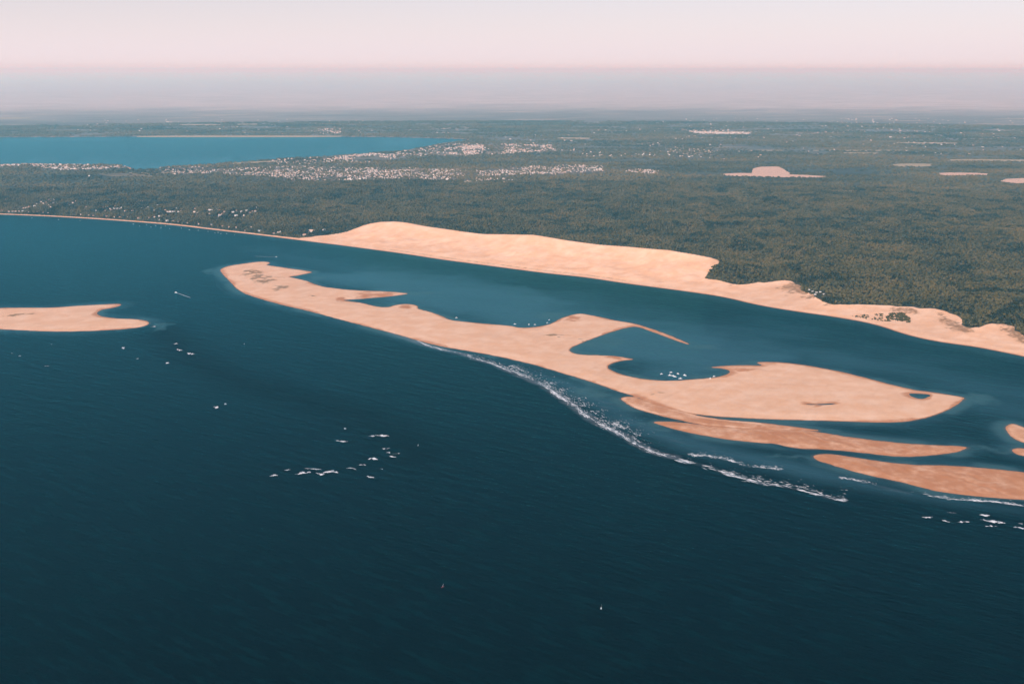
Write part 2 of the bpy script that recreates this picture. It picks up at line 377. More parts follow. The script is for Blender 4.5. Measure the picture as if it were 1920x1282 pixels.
def bank(name, polys, label_wet, dx=5.0, dy=6.0, hmax=3.0, wet_poly=''):
    P = np.concatenate(polys); lo, hi = P.min(0) - 70, P.max(0) + 70
    xs = np.arange(lo[0], hi[0], dx); ys = np.arange(lo[1], hi[1], dy)
    X, Y = np.meshgrid(xs, ys)
    D = np.full(X.shape, -60.0)
    for q in polys: D = np.maximum(D, sdf(q, X, Y, 60.0))
    for q in POOLS: D = np.minimum(D, -sdf(q, X, Y, 60.0))
    D = D + (fbm(X / 22, Y / 22, 3, 3) - 0.5) * 7.0 + (fbm(X / 90, Y / 90, 5, 2) - 0.5) * 8.0 * sstep(15, 60, np.abs(D))
    Z = np.where(D > 0, np.minimum(0.05 * D, 0.9) + (hmax - 0.9) * sstep(18, 120, D), np.maximum(0.05 * D, -2.0))
    inner = sstep(15, 70, D)
    Z += inner * ((fbm(X / 70, Y / 45, 11, 4) - 0.45) * 2.2)
    # small foredunes and vegetated hummocks
    veg = spots(X, Y, VEG_SPOTS) * sstep(0.27, 0.5, fbm(X / 26, Y / 20, 23, 4))
    hum = fbm(X / 16, Y / 16, 21, 3)
    Z += veg * inner * np.maximum(0, hum - 0.42) * 9.0
    if label_wet > 0.3:   # current ridges across the low bars
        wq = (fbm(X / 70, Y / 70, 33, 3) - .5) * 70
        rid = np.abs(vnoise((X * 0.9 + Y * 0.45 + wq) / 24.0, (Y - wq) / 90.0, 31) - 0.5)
        Z += sstep(6, 40, D) * rid * 3.2
    rim = 11 + 44 * sstep(0.44, 0.68, fbm(X / 170, Y / 170, 43, 3)) + 12 * label_wet
    wet = np.maximum((1 - sstep(2, rim, D)) * 0.85, spots(X, Y, WET_SHADE_SPOTS) * (0.35 + 0.8 * fbm(X / 45, Y / 45, 47, 3)))
    wet = np.maximum(wet, label_wet * (0.55 + 0.5 * fbm(X / 60, Y / 60, 41, 3)))
    if 'strand' in wet_poly: wet = np.maximum(wet, 0.8 * sstep(-8, 25, sdf(BANKS['strand'], X, Y, 60.0)) * (0.6 + 0.6 * fbm(X / 60, Y / 60, 49, 3)))
    if label_wet > 0.3: wet = np.clip(wet + (0.20 - rid) * 0.35 * sstep(4, 30, D) * sstep(.4, .7, fbm(X / 120, Y / 90, 53, 3)), 0, 1.2)  # ripple shade along the ridges painted in as darker sand
    keep = D > -40
    idx = np.arange(X.size).reshape(X.shape)
    cell = keep[:-1, :-1] | keep[1:, :-1] | keep[:-1, 1:] | keep[1:, 1:]
    F = np.stack([idx[:-1, :-1][cell], idx[:-1, 1:][cell], idx[1:, 1:][cell], idx[1:, :-1][cell]], 1)
    V = np.stack([X.ravel(), Y.ravel(), Z.ravel()], 1)
    V, F, A = compact(V, F, dict(wet=wet.ravel(), veg=veg.ravel()))
    o = link(name, mesh_np(name, V, F, M_BANK, True, A)); tag(o, kind='structure')
    return o
bank('sandbank', [BANKS['main'], BANKS['strand']], 0.0, hmax=3.6, wet_poly='strand')
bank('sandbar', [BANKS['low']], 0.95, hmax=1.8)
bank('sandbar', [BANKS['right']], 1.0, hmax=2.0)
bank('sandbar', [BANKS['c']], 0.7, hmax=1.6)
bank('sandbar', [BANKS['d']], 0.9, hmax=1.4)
bank('sandbank', [BANKS['left']], 0.0, hmax=3.2)

# ------------------------------------------------------------------ mainland relief
SH = chaikin(unpoly(SHORE), 2, closed=False)
n_ocean = SH
land_poly = np.concatenate([SH, chaikin(unpoly(BAY_S), 1, False), unpoly(BAY_N),
                            np.array([(-60000, 24000), (-420000, 120000), (-420000, 420000), (420000, 420000), (420000, 2500), (20000, 1200)])])
seg = np.diff(SH, axis=0); SL = np.hypot(seg[:, 0], seg[:, 1]); SACC = np.concatenate([[0], np.cumsum(SL)])
ss = np.arange(0, SACC[-1], 15.0)
SX = np.interp(ss, SACC, SH[:, 0]); SY = np.interp(ss, SACC, SH[:, 1])
tx = np.gradient(SX); ty = np.gradient(SY)
k = np.ones(41) / 41
tx = np.convolve(np.pad(tx, 20, 'edge'), k, 'valid'); ty = np.convolve(np.pad(ty, 20, 'edge'), k, 'valid')
tl = np.hypot(tx, ty); NX, NY = ty / tl, -tx / tl      # inland normal (the shore runs right to left)
def solve_dune(px, py, t):
    """the crest stands t metres inland of the waterline and shows at (px, py): where along the shore, how high"""
    X = SX + NX * t; Y = SY + NY * t
    m = (ss > 0) & (SX > -2600) & (SX < 2600)
    cx = W0 / 2 + FPX * X / (Y * CP + 1000 * SP)
    i = np.argmin(np.where(m, np.abs(cx - px), 1e9))
    u, v = px - W0 / 2, py - H0 / 2
    wy, wz = FPX * CP - v * SP, -(FPX * SP + v * CP)
    return ss[i], t, CAM_H + wz * Y[i] / wy
def solve_edge(px, py, z):
    x, y = unproj(px, py, z); s, t = near_line(SH, np.array([x]), np.array([y]))
    return float(s[0]), float(t[0]), z
prof = []
for px, py, z in [(2000, 650, 24), (1920, 631, 22), (1911, 624, 24), (1899, 610, 34), (1873, 607, 38), (1847, 609, 34), (1827, 617, 24), (1806, 612, 22), (1806, 603, 24), (1797, 593, 30), (1770, 582, 34),
                  (1747, 578, 34), (1697, 575, 30), (1657, 572, 28), (1613, 571, 25), (1560, 572, 20), (1540, 566, 20), (1522, 553, 20), (1500, 545, 24), (1494, 533, 32), (1480, 526, 36),
                  (1467, 524, 38), (1413, 532, 26), (1385, 535, 24), (1350, 527, 27), (1314, 520, 38)]:
    prof.append(solve_edge(px, py, z))
for px, py, t in [(1366, 493, 480), (1340, 484, 455), (1300, 476, 440), (1250, 468, 440), (1200, 464, 440), (1140, 460, 440), (1060, 450, 445), (1000, 440, 450), (960, 439.5, 450),
                  (900, 438, 450), (860, 433, 450), (800, 424, 450), (760, 417, 450), (740, 415, 445), (715, 416, 440), (690, 420, 430), (672, 426, 405), (655, 433, 350), (640, 436, 290), (620, 439, 200), (600, 443, 90)]:
    prof.append(solve_dune(px, py, t))
s_north = max(q[0] for q in prof)
prof += [(s_north + 120, 34, 7.0), (s_north + 400, 24, 4.0), (SACC[-1], 22, 3.0), (0.0, 60, 12.0)]
prof.sort()
_s = np.arange(0, SACC[-1], 10.0)
_k = np.hanning(7); _k /= _k.sum()
PS = _s; PT = np.interp(_s, [q[0] for q in prof], [q[1] for q in prof]); PZ = np.interp(_s, [q[0] for q in prof], [q[2] for q in prof])
PT = np.convolve(np.pad(PT, 3, 'edge'), _k, 'valid'); PZ = np.convolve(np.pad(PZ, 3, 'edge'), _k, 'valid')
if bpy.app.background: print('PROFILE', [(round(a), round(b_), round(c_)) for a, b_, c_ in prof])
s_dune0 = solve_dune(1366, 493, 480)[0] - 15

FAR_R = 10500.0
def relief(X, Y):
    """height and ground classes of the mainland"""
    X = np.asarray(X, float); Y = np.asarray(Y, float)
    d = sdf(land_poly, X, Y)
    s = np.full(X.shape, 9000.0); t = np.full(X.shape, 30000.0)
    nr = (d < 8000) & (d > -200)
    s[nr], t[nr] = near_line(SH, X[nr], Y[nr])
    s = s + (fbm(X / 60, Y / 60, 77, 2) - 0.5) * 14
    te = np.interp(s, PS, PT); ze = np.interp(s, PS, PZ)
    r = np.hypot(X, Y)
    # wooded old dunes behind the coast, flat plain further inland
    amp = sstep(60, 900, t - te) * (1 - sstep(2500, 6000, t)) * 34 + 2.0
    hills = np.clip((fbm(X / 520, Y / 380, 51, 4) - 0.30) * 1.7, 0, 1.3) * amp
    south = 1 - sstep(s_dune0 - 250, s_dune0, s)
    base = 4 + 12 * sstep(100, 700, t) * (1 - sstep(3000, 7000, t)) + south * 20 * (1 - sstep(700, 1800, t))
    base = base + 60 * np.exp(-((s - s_dune0 + 10) / 130.0) ** 2) * sstep(120, 330, t) * (1 - sstep(430, 800, t))
    inland = np.minimum(base, np.maximum(d, 0) * 0.25) + hills * np.clip(d / 400, 0, 1)
    q = np.clip(t / te, 0, 1)
    beach = np.minimum(t * 0.055, 2.4)
    rough = (fbm(X / 130, Y / 90, 61, 4) - 0.5)
    wind = beach + np.maximum(ze - 2.4, 0) * (0.62 * q ** 1.25 + 0.38 * q ** 3) * sstep(0.03, 0.2, q) + rough * np.clip(ze / 90, 0, 1) * 34 * q * (1 - q) * 2.2 * sstep(25, 90, t)
    lee = ze - (t - te) * 0.58
    z_in = np.maximum(lee, inland)
    Z = np.where(t < te, wind, np.where(south > 0.5, np.maximum(z_in, np.minimum(ze, inland + 0.75 * ze)), z_in))
    onlee = np.clip((lee - inland) / 6.0 + 0.1, 0, 1)
    sand = np.maximum(1 - sstep(-6, 8, t - te), np.where(t >= te, onlee, 0))
    # only the ocean shore has this beach
    ocean = (t < 1500) & (d > -80)
    bayside = np.abs(d) < (t - 1)
    Z = np.where(d > 0, Z, np.maximum(d * 0.05, -2.0))
    sand = np.where(d > 0, sand, 1.0)
    bay_beach = (1 - sstep(20, 70, np.abs(d))) * bayside
    sand = np.maximum(sand * (t < 2500), bay_beach * 0.55)
    wet = 1 - sstep(5, 16, d)
    wrack = np.exp(-((t - 46) / 9.0) ** 2) * sstep(s_dune0 + 150, s_dune0 + 400, s) * (1 - sstep(s_north - 700, s_north - 400, s)) * 0.75
    # bare eroded faces with scrub south of the great dune
    wrack = np.maximum(wrack, south * sstep(0.35, 0.9, q) * (0.25 + 0.5 * sstep(.4, .65, fbm(X / 110, Y / 110, 221, 3))) * (t < te + 10))
    return Z, dict(sand=sand, wet=wet, wrack=wrack, d=d, s=s, t=t, te=te, r=r)

TOWNS = [  # (outline in pixels, count of buildings, ground tint)
    ([(-60, 312), (60, 311.5), (110, 312.5), (185, 311), (238, 314), (232, 318), (150, 322), (110, 322), (60, 316), (-60, 319)], 190, .8),
    ([(395, 322), (480, 317), (560, 314), (640, 315), (760, 318), (872, 320), (882, 329), (840, 345), (700, 345), (620, 344), (540, 340), (430, 333)], 720, .9),
    ([(285, 319), (330, 315), (395, 316), (395, 330), (330, 330), (290, 324)], 80, .5),
    ([(500, 303), (600, 297), (700, 289), (750, 288), (740, 300), (640, 313), (520, 314)], 190, .5),
    ([(745, 286), (800, 276), (850, 270), (930, 270), (1035, 272), (1040, 283), (960, 289), (850, 293), (760, 296)], 260, .8),
    ([(860, 272), (905, 270), (912, 284), (870, 290)], 120, 1.),
    ([(892, 322), (960, 314), (1010, 312), (1080, 310), (1130, 312), (1132, 322), (1050, 329), (960, 333), (895, 334)], 300, .9),
    ([(1130, 317), (1180, 317), (1238, 321), (1235, 328), (1180, 324)], 70, .6),
    ([(825, 338), (920, 337), (1010, 342), (1008, 350), (920, 349), (860, 346)], 70, .4),
    ([(1270, 243), (1330, 244), (1412, 249), (1408, 252), (1310, 252)], 60, .8),
    ([(595, 243), (640, 241), (640, 251), (600, 251)], 40, .5),
    ([(900, 262), (1300, 222), (1920, 222), (1920, 292), (1450, 300), (1150, 300)], 170, .0),
    ([(100, 226), (700, 224), (900, 250), (640, 252), (150, 252)], 60, .0),
    ([(1010, 274), (1110, 286), (1240, 288), (1200, 262), (1300, 280), (1420, 285), (1330, 296), (1100, 295)], 60, .2),
]
TOWN_W = [unpoly(t[0], 3.0) for t in TOWNS]

def build_land():
    az = np.concatenate([np.arange(-44, -28, 0.5), np.arange(-28, 28, 0.07), np.arange(28, 44.1, 0.5)]) * math.pi / 180
    r1 = 3300 * np.exp(np.arange(0, math.log(FAR_R / 3300), 0.0016)); r2 = FAR_R * np.exp(np.arange(0, math.log(26000 / FAR_R), 0.005))
    r3 = 26000 * np.exp(np.arange(0, math.log(400000 / 26000), 0.025))
    rr = np.concatenate([r1, r2, r3])
    A, RR = np.meshgrid(az, rr)
    X, Y = RR * np.sin(A), RR * np.cos(A)
    Z = np.full(X.shape, -2.0); at = {k: np.zeros(X.shape) for k in ('sand', 'wet', 'wrack', 'town', 'plain', 'd')}
    for i0 in range(0, len(rr), 60):
        sl = slice(i0, i0 + 60)
        z, a = relief(X[sl], Y[sl]); Z[sl] = z
        for kk in ('sand', 'wet', 'wrack', 'd'): at[kk][sl] = a[kk]
    for (o, cnt, g), tw in zip(TOWNS, TOWN_W):
        at['town'] = np.maximum(at['town'], sstep(-250, 60, sdf(tw, X, Y, 400.0)) * g)
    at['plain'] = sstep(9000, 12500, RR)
    at['open'] = 0.22 * sstep(11000, 20000, RR) + 0.78 * sstep(22000, 38000, RR + (fbm(X / 6000, Y / 2500, 211, 4) - .5) * 9000)  # how strongly the painted haze whitens the ground, rising with distance
    keep = at['d'] > -45
    idx = np.arange(X.size).reshape(X.shape)
    cell = keep[:-1, :-1] | keep[1:, :-1] | keep[:-1, 1:] | keep[1:, 1:]
    F = np.stack([idx[:-1, :-1], idx[:-1, 1:], idx[1:, 1:], idx[1:, :-1]], -1)
    _, s = None, None
    cs = at['sand'][:-1, :-1]; cx = X[:-1, :-1]; cy = Y[:-1, :-1]
    sx, tt = near_line(SH, cx, cy)
    far = RR[:-1, :-1] > FAR_R
    is_sand = (cs > 0.5) & ~far
    is_dune = is_sand & (sx > s_dune0) & (sx < s_north + 60)
    V = np.stack([X.ravel(), Y.ravel(), Z.ravel()], 1)
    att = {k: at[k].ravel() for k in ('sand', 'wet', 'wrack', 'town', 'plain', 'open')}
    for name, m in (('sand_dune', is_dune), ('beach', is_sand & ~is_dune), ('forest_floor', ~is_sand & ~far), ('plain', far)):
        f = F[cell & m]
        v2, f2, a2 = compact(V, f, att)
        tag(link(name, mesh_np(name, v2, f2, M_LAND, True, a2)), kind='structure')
build_land()

# ------------------------------------------------------------------ sea
SURF_LINE = [(735, 623), (743, 627), (780, 640), (820, 653), (863, 663), (900, 675), (940, 688), (980, 706), (1013, 720), (1025, 727), (1050, 742), (1075, 761), (1100, 780), (1125, 795),
             (1150, 806), (1175, 820), (1200, 836), (1225, 847), (1262, 857)]
SURF2 = [(1262, 860), (1312, 870), (1345, 882), (1375, 891), (1420, 905), (1450, 908), (1475, 911), (1493, 917), (1527, 926), (1559, 934), (1582, 938)]
SURF3 = [(1290, 853), (1350, 857), (1390, 870), (1425, 875), (1465, 879)]
SURF4 = [(1575, 894), (1610, 900), (1639, 909), (1679, 920), (1740, 927), (1779, 934), (1832, 938), (1877, 941), (1930, 950)]
def build_sea():
    az = np.concatenate([np.arange(-180, -44, 4.0), np.arange(-44, -28, 0.8), np.arange(-28, 28, 0.11), np.arange(28, 44, 0.8), np.arange(44, 180.1, 4.0)]) * math.pi / 180
    rr = np.concatenate([[1.0, 300, 700], 1100 * np.exp(np.arange(0, math.log(11000 / 1100), 0.0042)), 11000 * np.exp(np.arange(0, math.log(400000 / 11000), 0.06))])
    A, RR = np.meshgrid(az, rr); X, Y = RR * np.sin(A), RR * np.cos(A)
    bd = np.full(X.shape, -500.0)
    for q in BANKS.values(): bd = np.maximum(bd, sdf(q, X, Y, 500.0))
    ld = np.full(X.shape, -1e6); m = (RR > 2500) & (RR < 26000) & (np.abs(A) < 0.8)
    ld[m] = sdf(land_poly, X[m], Y[m])
    # depth: the lagoon side of the long bank is shallow, the ocean side drops off quickly
    ax = chaikin(unpoly([(412, 510), (480, 545), (730, 610), (1000, 665), (1190, 735), (1450, 815), (1900, 910), (2200, 960)]), 2, False)
    _, da = near_line(ax, X, Y)
    lag_poly = unpoly([(560, 512), (700, 500), (860, 520), (1080, 560), (1330, 620), (1480, 668), (1400, 720), (1250, 730), (1050, 660), (850, 610), (650, 570)])
    lag = sstep(-330, 330, sdf(lag_poly, X, Y, 700.0) + (fbm(X / 260, Y / 200, 201, 4) - .5) * 420)
    chan = unpoly([(480, 470), (700, 500), (1000, 545), (1300, 590), (1600, 650), (1940, 720), (2200, 800), (2200, 900), (1850, 800), (1550, 690), (1300, 640), (1000, 590), (700, 540)])
    ch = sstep(-500, 250, sdf(chan, X, Y, 800.0) + (fbm(X / 300, Y / 240, 203, 4) - .5) * 350)
    sub = spots(X, Y, [(800, 549, 50, 4),  (1310, 650, 60, 6), (1845, 748, 40, 16), (1870, 843, 60, 9), (1470, 858, 60, 9), (395, 508, 22, 6), (1120, 640, 60, 22), (1560, 812, 70, 7), (1030, 592, 40, 9), (1390, 680, 30, 5), (300, 612, 26, 9), (600, 520, 30, 6), (1110, 735, 60, 14), (1240, 800, 50, 8)])
    ocean_side = sstep(-60, 120, sdf(chaikin(unpoly([(735, 623), (900, 660), (1087, 706), (1187, 745), (1250, 790), (1400, 835), (1520, 856), (1700, 912), (1950, 945), (2000, 985), (1700, 945), (1480, 905), (1262, 856), (1175, 820), (1100, 780), (1025, 727), (900, 675)]), 1), X, Y, 300.0))
    shallow = np.maximum.reduce([sstep(-160, -5, bd) * 0.55, lag * 0.95, ch * 0.55, sstep(-2200, -100, ld) * (Y > 10500) * (0.5 + 0.5 * sstep(.45, .7, fbm(X / 900, Y / 260, 205, 4))), ocean_side * 0.72, sstep(-220, -10, ld) * 0.5])
    # dark deep channel on the ocean side
    dk = chaikin(unpoly([(300, 615), (380, 690), (500, 730), (620, 760), (720, 800), (790, 850)]), 2, False)
    _, dd = near_line(dk, X, Y)
    shallow = shallow - 0.3 * np.exp(-(dd / 100.0) ** 2)
    sub = np.maximum(sub * (0.35 + 0.9 * fbm(X / 60, Y / 60, 207, 4)), sstep(-75, -4, bd) * (0.25 + 0.9 * sstep(.4, .65, fbm(X / 150, Y / 150, 209, 3))))
    shore = np.maximum(sstep(-20, 0, bd), sstep(-18, 0, ld) * (RR < 11000))
    shore = np.where(bd > 8, 0.0, shore)
    wash = np.zeros(X.shape)
    for ln, wd, k in ((SURF_LINE, 38, 0.95), (SURF2, 34, 0.7), (SURF3, 30, 0.6), (SURF4, 24, 0.75)):
        _, q = near_line(chaikin(unpoly(ln), 1, False), X, Y); wash = np.maximum(wash, k * np.exp(-(q / wd) ** 2))
    wash = np.maximum(wash, ocean_side * 0.58)
    wash = np.maximum(wash, (Y > 10500) * 0.8)      # bay water paler throughout, streaked like tidal flats
    idx = np.arange(X.size).reshape(X.shape)
    F = np.stack([idx[:-1, :-1].ravel(), idx[:-1, 1:].ravel(), idx[1:, 1:].ravel(), idx[1:, :-1].ravel()], 1)
    V = np.stack([X.ravel(), Y.ravel(), np.zeros(X.size)], 1)
    tag(link('sea', mesh_np('sea', V, F, M_SEA, True, dict(shallow=shallow.ravel(), submerged=sub.ravel(), shore=shore.ravel(), wash=wash.ravel()))), kind='structure')
build_sea()

# ------------------------------------------------------------------ far fields and clearings
M_FIELD = [plain_mat('bare_sandy_soil', (0.58, 0.38, 0.28), 0.9, 0.2, 0.01), plain_mat('dry_field', (0.34, 0.27, 0.17), 0.9, 0.2, 0.008),
           plain_mat('pale_yard', (0.55, 0.48, 0.42), 0.9, 0.15, 0.02)]
FIELDS = [([(1413, 314), (1455, 313), (1463, 314), (1488, 330), (1440, 331), (1408, 328)], 0), ([(1347, 327), (1400, 325), (1553, 331), (1545, 334), (1373, 332)], 0),
          ([(1673, 307.5), (1750, 307), (1746, 313), (1678, 312.5)], 1), ([(1757, 323.5), (1853, 325), (1852, 329), (1762, 330)], 0),
          ([(1773, 298.5), (1995, 300.5), (1990, 304.5), (1782, 302)], 1), ([(1870, 342), (1892, 334), (2000, 336), (2000, 349)], 0),
          ([(1577, 359.5), (1626, 361), (1627, 364.5), (1581, 363)], 1), ([(1523, 281.6), (1703, 281.6), (1701, 283.2), (1525, 283.2)], 1),
          ([(1580, 286), (1647, 286.8), (1646, 288.9), (1582, 288.5)], 1), ([(1673, 267), (1797, 268.5), (1795, 271), (1680, 269.4)], 1),
          ([(1285, 246), (1340, 247), (1410, 249.5), (1404, 252), (1312, 251.5)], 2), ([(333, 233), (417, 233), (413, 235.6), (337, 235.6)], 1),
          ([(443, 232.5), (483, 232.5), (481, 234.8), (445, 234.8)], 1), ([(-30, 220.8), (57, 221), (57, 222.8), (-30, 222.8)], 1),
          ([(1040, 258.3), (1107, 258.3), (1104, 261.4), (1047, 261.4)], 1), ([(255, 255), (420, 254.4), (640, 254.6), (640, 256.9), (420, 257), (258, 257)], 1),
          ([(866, 344), (882, 342), (888, 346), (870, 347.5)], 1), ([(1405, 281.5), (1470, 281.5), (1468, 283), (1407, 283)], 1), ([(430, 309), (520, 304), (522, 306), (436, 311)], 1)]
for pts, mi in FIELDS:
    q = chaikin(unpoly(pts, 4.0), 1); c0 = q.mean(0)
    n_ = len(q); zt = 1.0 + float(relief(np.append(q[:, 0], c0[0]), np.append(q[:, 1], c0[1]))[0].max())
    bm = bmesh.new()
    top = [bm.verts.new((a - c0[0], b_ - c0[1], zt)) for a, b_ in q]; bot = [bm.verts.new((a - c0[0], b_ - c0[1], -2)) for a, b_ in q]
    bm.faces.new(top)
    for i in range(n_): bm.faces.new((top[i], bot[i], bot[(i + 1) % n_], top[(i + 1) % n_]))
    bmesh.ops.recalc_face_normals(bm, faces=bm.faces)
    me = bpy.data.meshes.new('field'); bm.to_mesh(me); bm.free(); me.materials.append(M_FIELD[mi])
    tag(link('field', me, loc=(c0[0], c0[1], 0)), kind='structure')
FIELD_W = [unpoly(f[0], 4.0) for f in FIELDS]

# ------------------------------------------------------------------ houses
def house_meshes(w, d, h, rh, wm, rm, hip):
    bm = bmesh.new()
    bmesh.ops.create_cube(bm, size=1.0)
    for v in bm.verts: v.co = Vector((v.co.x * w, v.co.y * d, (v.co.z + 0.5) * (h + 3) - 3))
    if not hip:      # gable ends
        e = w / 2 - 0.01
        for s_ in (-1, 1):
            a = bm.verts.new((s_ * e, -d / 2, h)); b_ = bm.verts.new((s_ * e, d / 2, h)); t = bm.verts.new((s_ * e, 0, h + rh * 0.95))
            bm.faces.new((a, b_, t) if s_ > 0 else (b_, a, t))
    wall = bpy.data.meshes.new('wall'); bm.to_mesh(wall); bm.free(); wall.materials.append(wm)
    bm = bmesh.new(); o = 0.5; k = (w * 0.28 if hip else 0)
    X, Y = w / 2 + o, d / 2 + o
    lo = [bm.verts.new(q) for q in ((-X, -Y, h + .02), (X, -Y, h + .02), (X, Y, h + .02), (-X, Y, h + .02))]
    up = [bm.verts.new(q) for q in ((-X + k, 0, h + rh), (X - k, 0, h + rh))]
    bm.faces.new((lo[0], lo[1], up[1], up[0])); bm.faces.new((lo[2], lo[3], up[0], up[1]))
    bm.faces.new((lo[1], lo[2], up[1])); bm.faces.new((lo[3], lo[0], up[0])); bm.faces.new(lo[::-1])
    bmesh.ops.recalc_face_normals(bm, faces=bm.faces)
    roof = bpy.data.meshes.new('roof'); bm.to_mesh(roof); bm.free(); roof.materials.append(rm)
    return wall, roof
KINDS = [house_meshes(15, 11, 7.0, 2.6, M_WALL[0], M_ROOF[2], True), house_meshes(17, 11, 6.5, 3.2, M_WALL[0], M_ROOF[1], False),
         house_meshes(13, 12, 8.0, 3.0, M_WALL[1], M_ROOF[0], True), house_meshes(20, 12, 7.5, 2.4, M_WALL[0], M_ROOF[2], False),
         house_meshes(14, 10, 6.0, 3.0, M_WALL[2], M_ROOF[0], False)]
BIG = [house_meshes(34, 15, 13, 2.5, M_WALL[0], M_ROOF[2], True), house_meshes(26, 14, 11, 3.5, M_WALL[1], M_ROOF[1], True), house_meshes(44, 14, 16, 2.0, M_WALL[0], M_ROOF[2], True)]
HOUSE_XY = []
def house(px, py, kinds, label, group, rz=None, sc=1.0, z=None, name='house', cat='house'):
    x, y = unproj(px, py, 16.0)
    zz = float(relief(np.array([x]), np.array([y]))[0][0]) if z is None else z
    x, y = unproj(px, py, zz + 4)
    zz = float(relief(np.array([x]), np.array([y]))[0][0]) if z is None else z
    k = random.choice(kinds)
    e = bpy.data.objects.new(name, None); COL.objects.link(e); e.location = (x, y, zz); e.rotation_euler = (0, 0, random.uniform(-.7, .7) if rz is None else rz)
    e.scale = (sc, sc, sc); e.empty_display_size = 5
    tag(e, label, cat, group)
    link('wall', k[0], e); link('roof', k[1], e)
    HOUSE_XY.append((x, y))
    return e
Z4 = [(465, 585), (490, 570), (550, 570), (600, 595), (640, 590), (690, 560), (810, 555), (820, 595), (860, 585), (910, 575), (550, 630), (570, 650), (410, 605), (390, 640), (440, 645), (270, 665), (975, 650),
      (790, 630), (1125, 635), (1160, 655), (1200, 650), (1215, 605), (1330, 600), (1285, 660), (1320, 665), (1345, 670), (1190, 690), (1255, 690), (1410, 697), (1490, 695), (1595, 590), (1635, 585), (1605, 665),
      (1645, 675), (1740, 685), (1090, 690), (110, 545), (70, 560), (1005, 315), (520, 590), (575, 580), (480, 600), (530, 610), (600, 570), (840, 600), (660, 575), (1240, 670), (1300, 640), (1370, 655), (1665, 650), (1700, 640), (300, 660), (330, 650)]
Z5 = [(85, 620), (250, 635), (250, 660), (205, 700), (260, 690), (310, 665), (325, 700), (360, 690), (70, 685), (515, 670), (545, 655), (510, 705), (545, 710), (680, 685), (680, 715), (735, 660), (765, 675),
      (790, 690), (870, 670), (845, 700), (785, 750), (790, 725), (980, 690), (975, 715), (1035, 695), (1065, 712), (1098, 685), (1160, 690), (1195, 690), (1215, 660), (235, 700), (275, 705), (140, 660), (180, 680), (820, 715), (700, 690), (940, 700), (1130, 700)]
B4 = [(100, 708), (145, 705), (180, 706), (215, 703), (330, 713), (490, 718), (545, 723), (915, 738), (1005, 750), (1050, 755), (1350, 768), (1445, 768), (1555, 781), (1680, 776), (1740, 768), (1800, 760), (20, 700), (260, 705), (420, 712), (1200, 760), (1290, 768), (1850, 780)]
B5 = [(60, 768), (115, 758), (120, 798), (200, 810), (330, 822), (700, 855), (985, 885), (1080, 918), (1240, 925), (1400, 950), (1450, 938), (1480, 932), (1150, 880), (430, 835), (560, 845), (830, 870), (900, 880), (270, 815)]
for a, c_ in [(q[0] / 6, q[1] / 6 + 280) for q in Z4] + [(q[0] / 6 + 280, q[1] / 6 + 280) for q in Z5]:
    house(a, c_, KINDS, 'small pale house among the pines of the wooded hillside behind the left beach', 'houses in the pine wood behind the left beach', sc=random.uniform(.8, 1.15))
for a, c_ in [(q[0] / 6, q[1] / 6 + 280) for q in B4] + [(q[0] / 6 + 280, q[1] / 6 + 280) for q in B5]:
    house(a, c_ - 1, KINDS[1:], 'small villa in the row of seafront villas directly above the narrow left beach', 'villas along the left beach', sc=random.uniform(.8, 1.1))
house(584, 434.5, [house_meshes(46, 18, 12, 6, M_WALL[1], M_ROOF[1], True)], 'large pale pink hotel on the bluff at the left end of the great dune', None, rz=-0.35, name='hotel', cat='hotel')
house(571, 440.5, [house_meshes(30, 14, 8, 4, M_WALL[1], M_ROOF[0], False)], 'cream tiled building on the slope just left below the large hotel', None, rz=-0.35, name='house')
house(608, 431, [house_meshes(22, 14, 7, 2, M_WALL[0], M_ROOF[2], True)], 'white building in the pines between the hotel and the great dune', None, rz=-0.2, name='house')
for i, (a, c_) in enumerate([(1524, 544), (1531, 546), (1538, 545), (1517, 541), (1545, 549), (1529, 550)]):
    house(a, c_, [house_meshes(11, 5, 3.2, 0.8, M_WALL[0], M_ROOF[2], True)], 'low white cabin in the campsite at the forest edge on the right', 'campsite cabins at the right forest edge', name='cabin', cat='cabin')
N_IND = 0
town_pts = []
for ti, ((o_, cnt, g_), tw) in enumerate(zip(TOWNS, TOWN_W)):
    cnt = int(cnt * 1.9); got = 0; lo, hi = tw.min(0), tw.max(0)
    while got < cnt:
        x = RNG.uniform(lo[0], hi[0], 4000); y = RNG.uniform(lo[1], hi[1], 4000)
        cl = fbm(x / 260, y / 420, 91 + ti, 3)
        ok = (sdf(tw, x, y, 10.0) > 0) & (RNG.random(4000) < sstep(0.30, 0.66, cl)) & (sdf(land_poly, x, y, 100.0) > 15)
        for a, c_ in zip(x[ok], y[ok]):
            c_ = round(c_ / 62) * 62 + RNG.normal(0, 6) if ti < 12 else c_; town_pts.append((a, c_, ti)); got += 1
            if got >= cnt: break
front = sorted([q for q in town_pts if q[2] == 0], key=lambda q: q[1])[:60]
mid = sorted([q for q in town_pts if q[2] == 1], key=lambda q: q[1])[:70]
sel = set()
for grp, lab, gn in ((front, 'pale waterfront building of the town on the far left bay shore', 'waterfront buildings on the left bay shore'),
                     (mid, 'pale town building at the near edge of the large town beyond the woods', 'buildings at the near edge of the central town')):
    for q in grp:
        sel.add(q); k = random.choice(BIG)
        z = float(relief(np.array([q[0]]), np.array([q[1]]))[0][0])
        e = bpy.data.objects.new('town_building', None); COL.objects.link(e); e.location = (q[0], q[1], z); e.rotation_euler = (0, 0, random.uniform(-.6, .6))
        s_ = random.uniform(.45, .8); e.scale = (s_, s_, s_ * random.uniform(.8, 1.1)); tag(e, lab, 'building', gn)
        link('wall', k[0], e); link('roof', k[1], e); HOUSE_XY.append((q[0], q[1]))
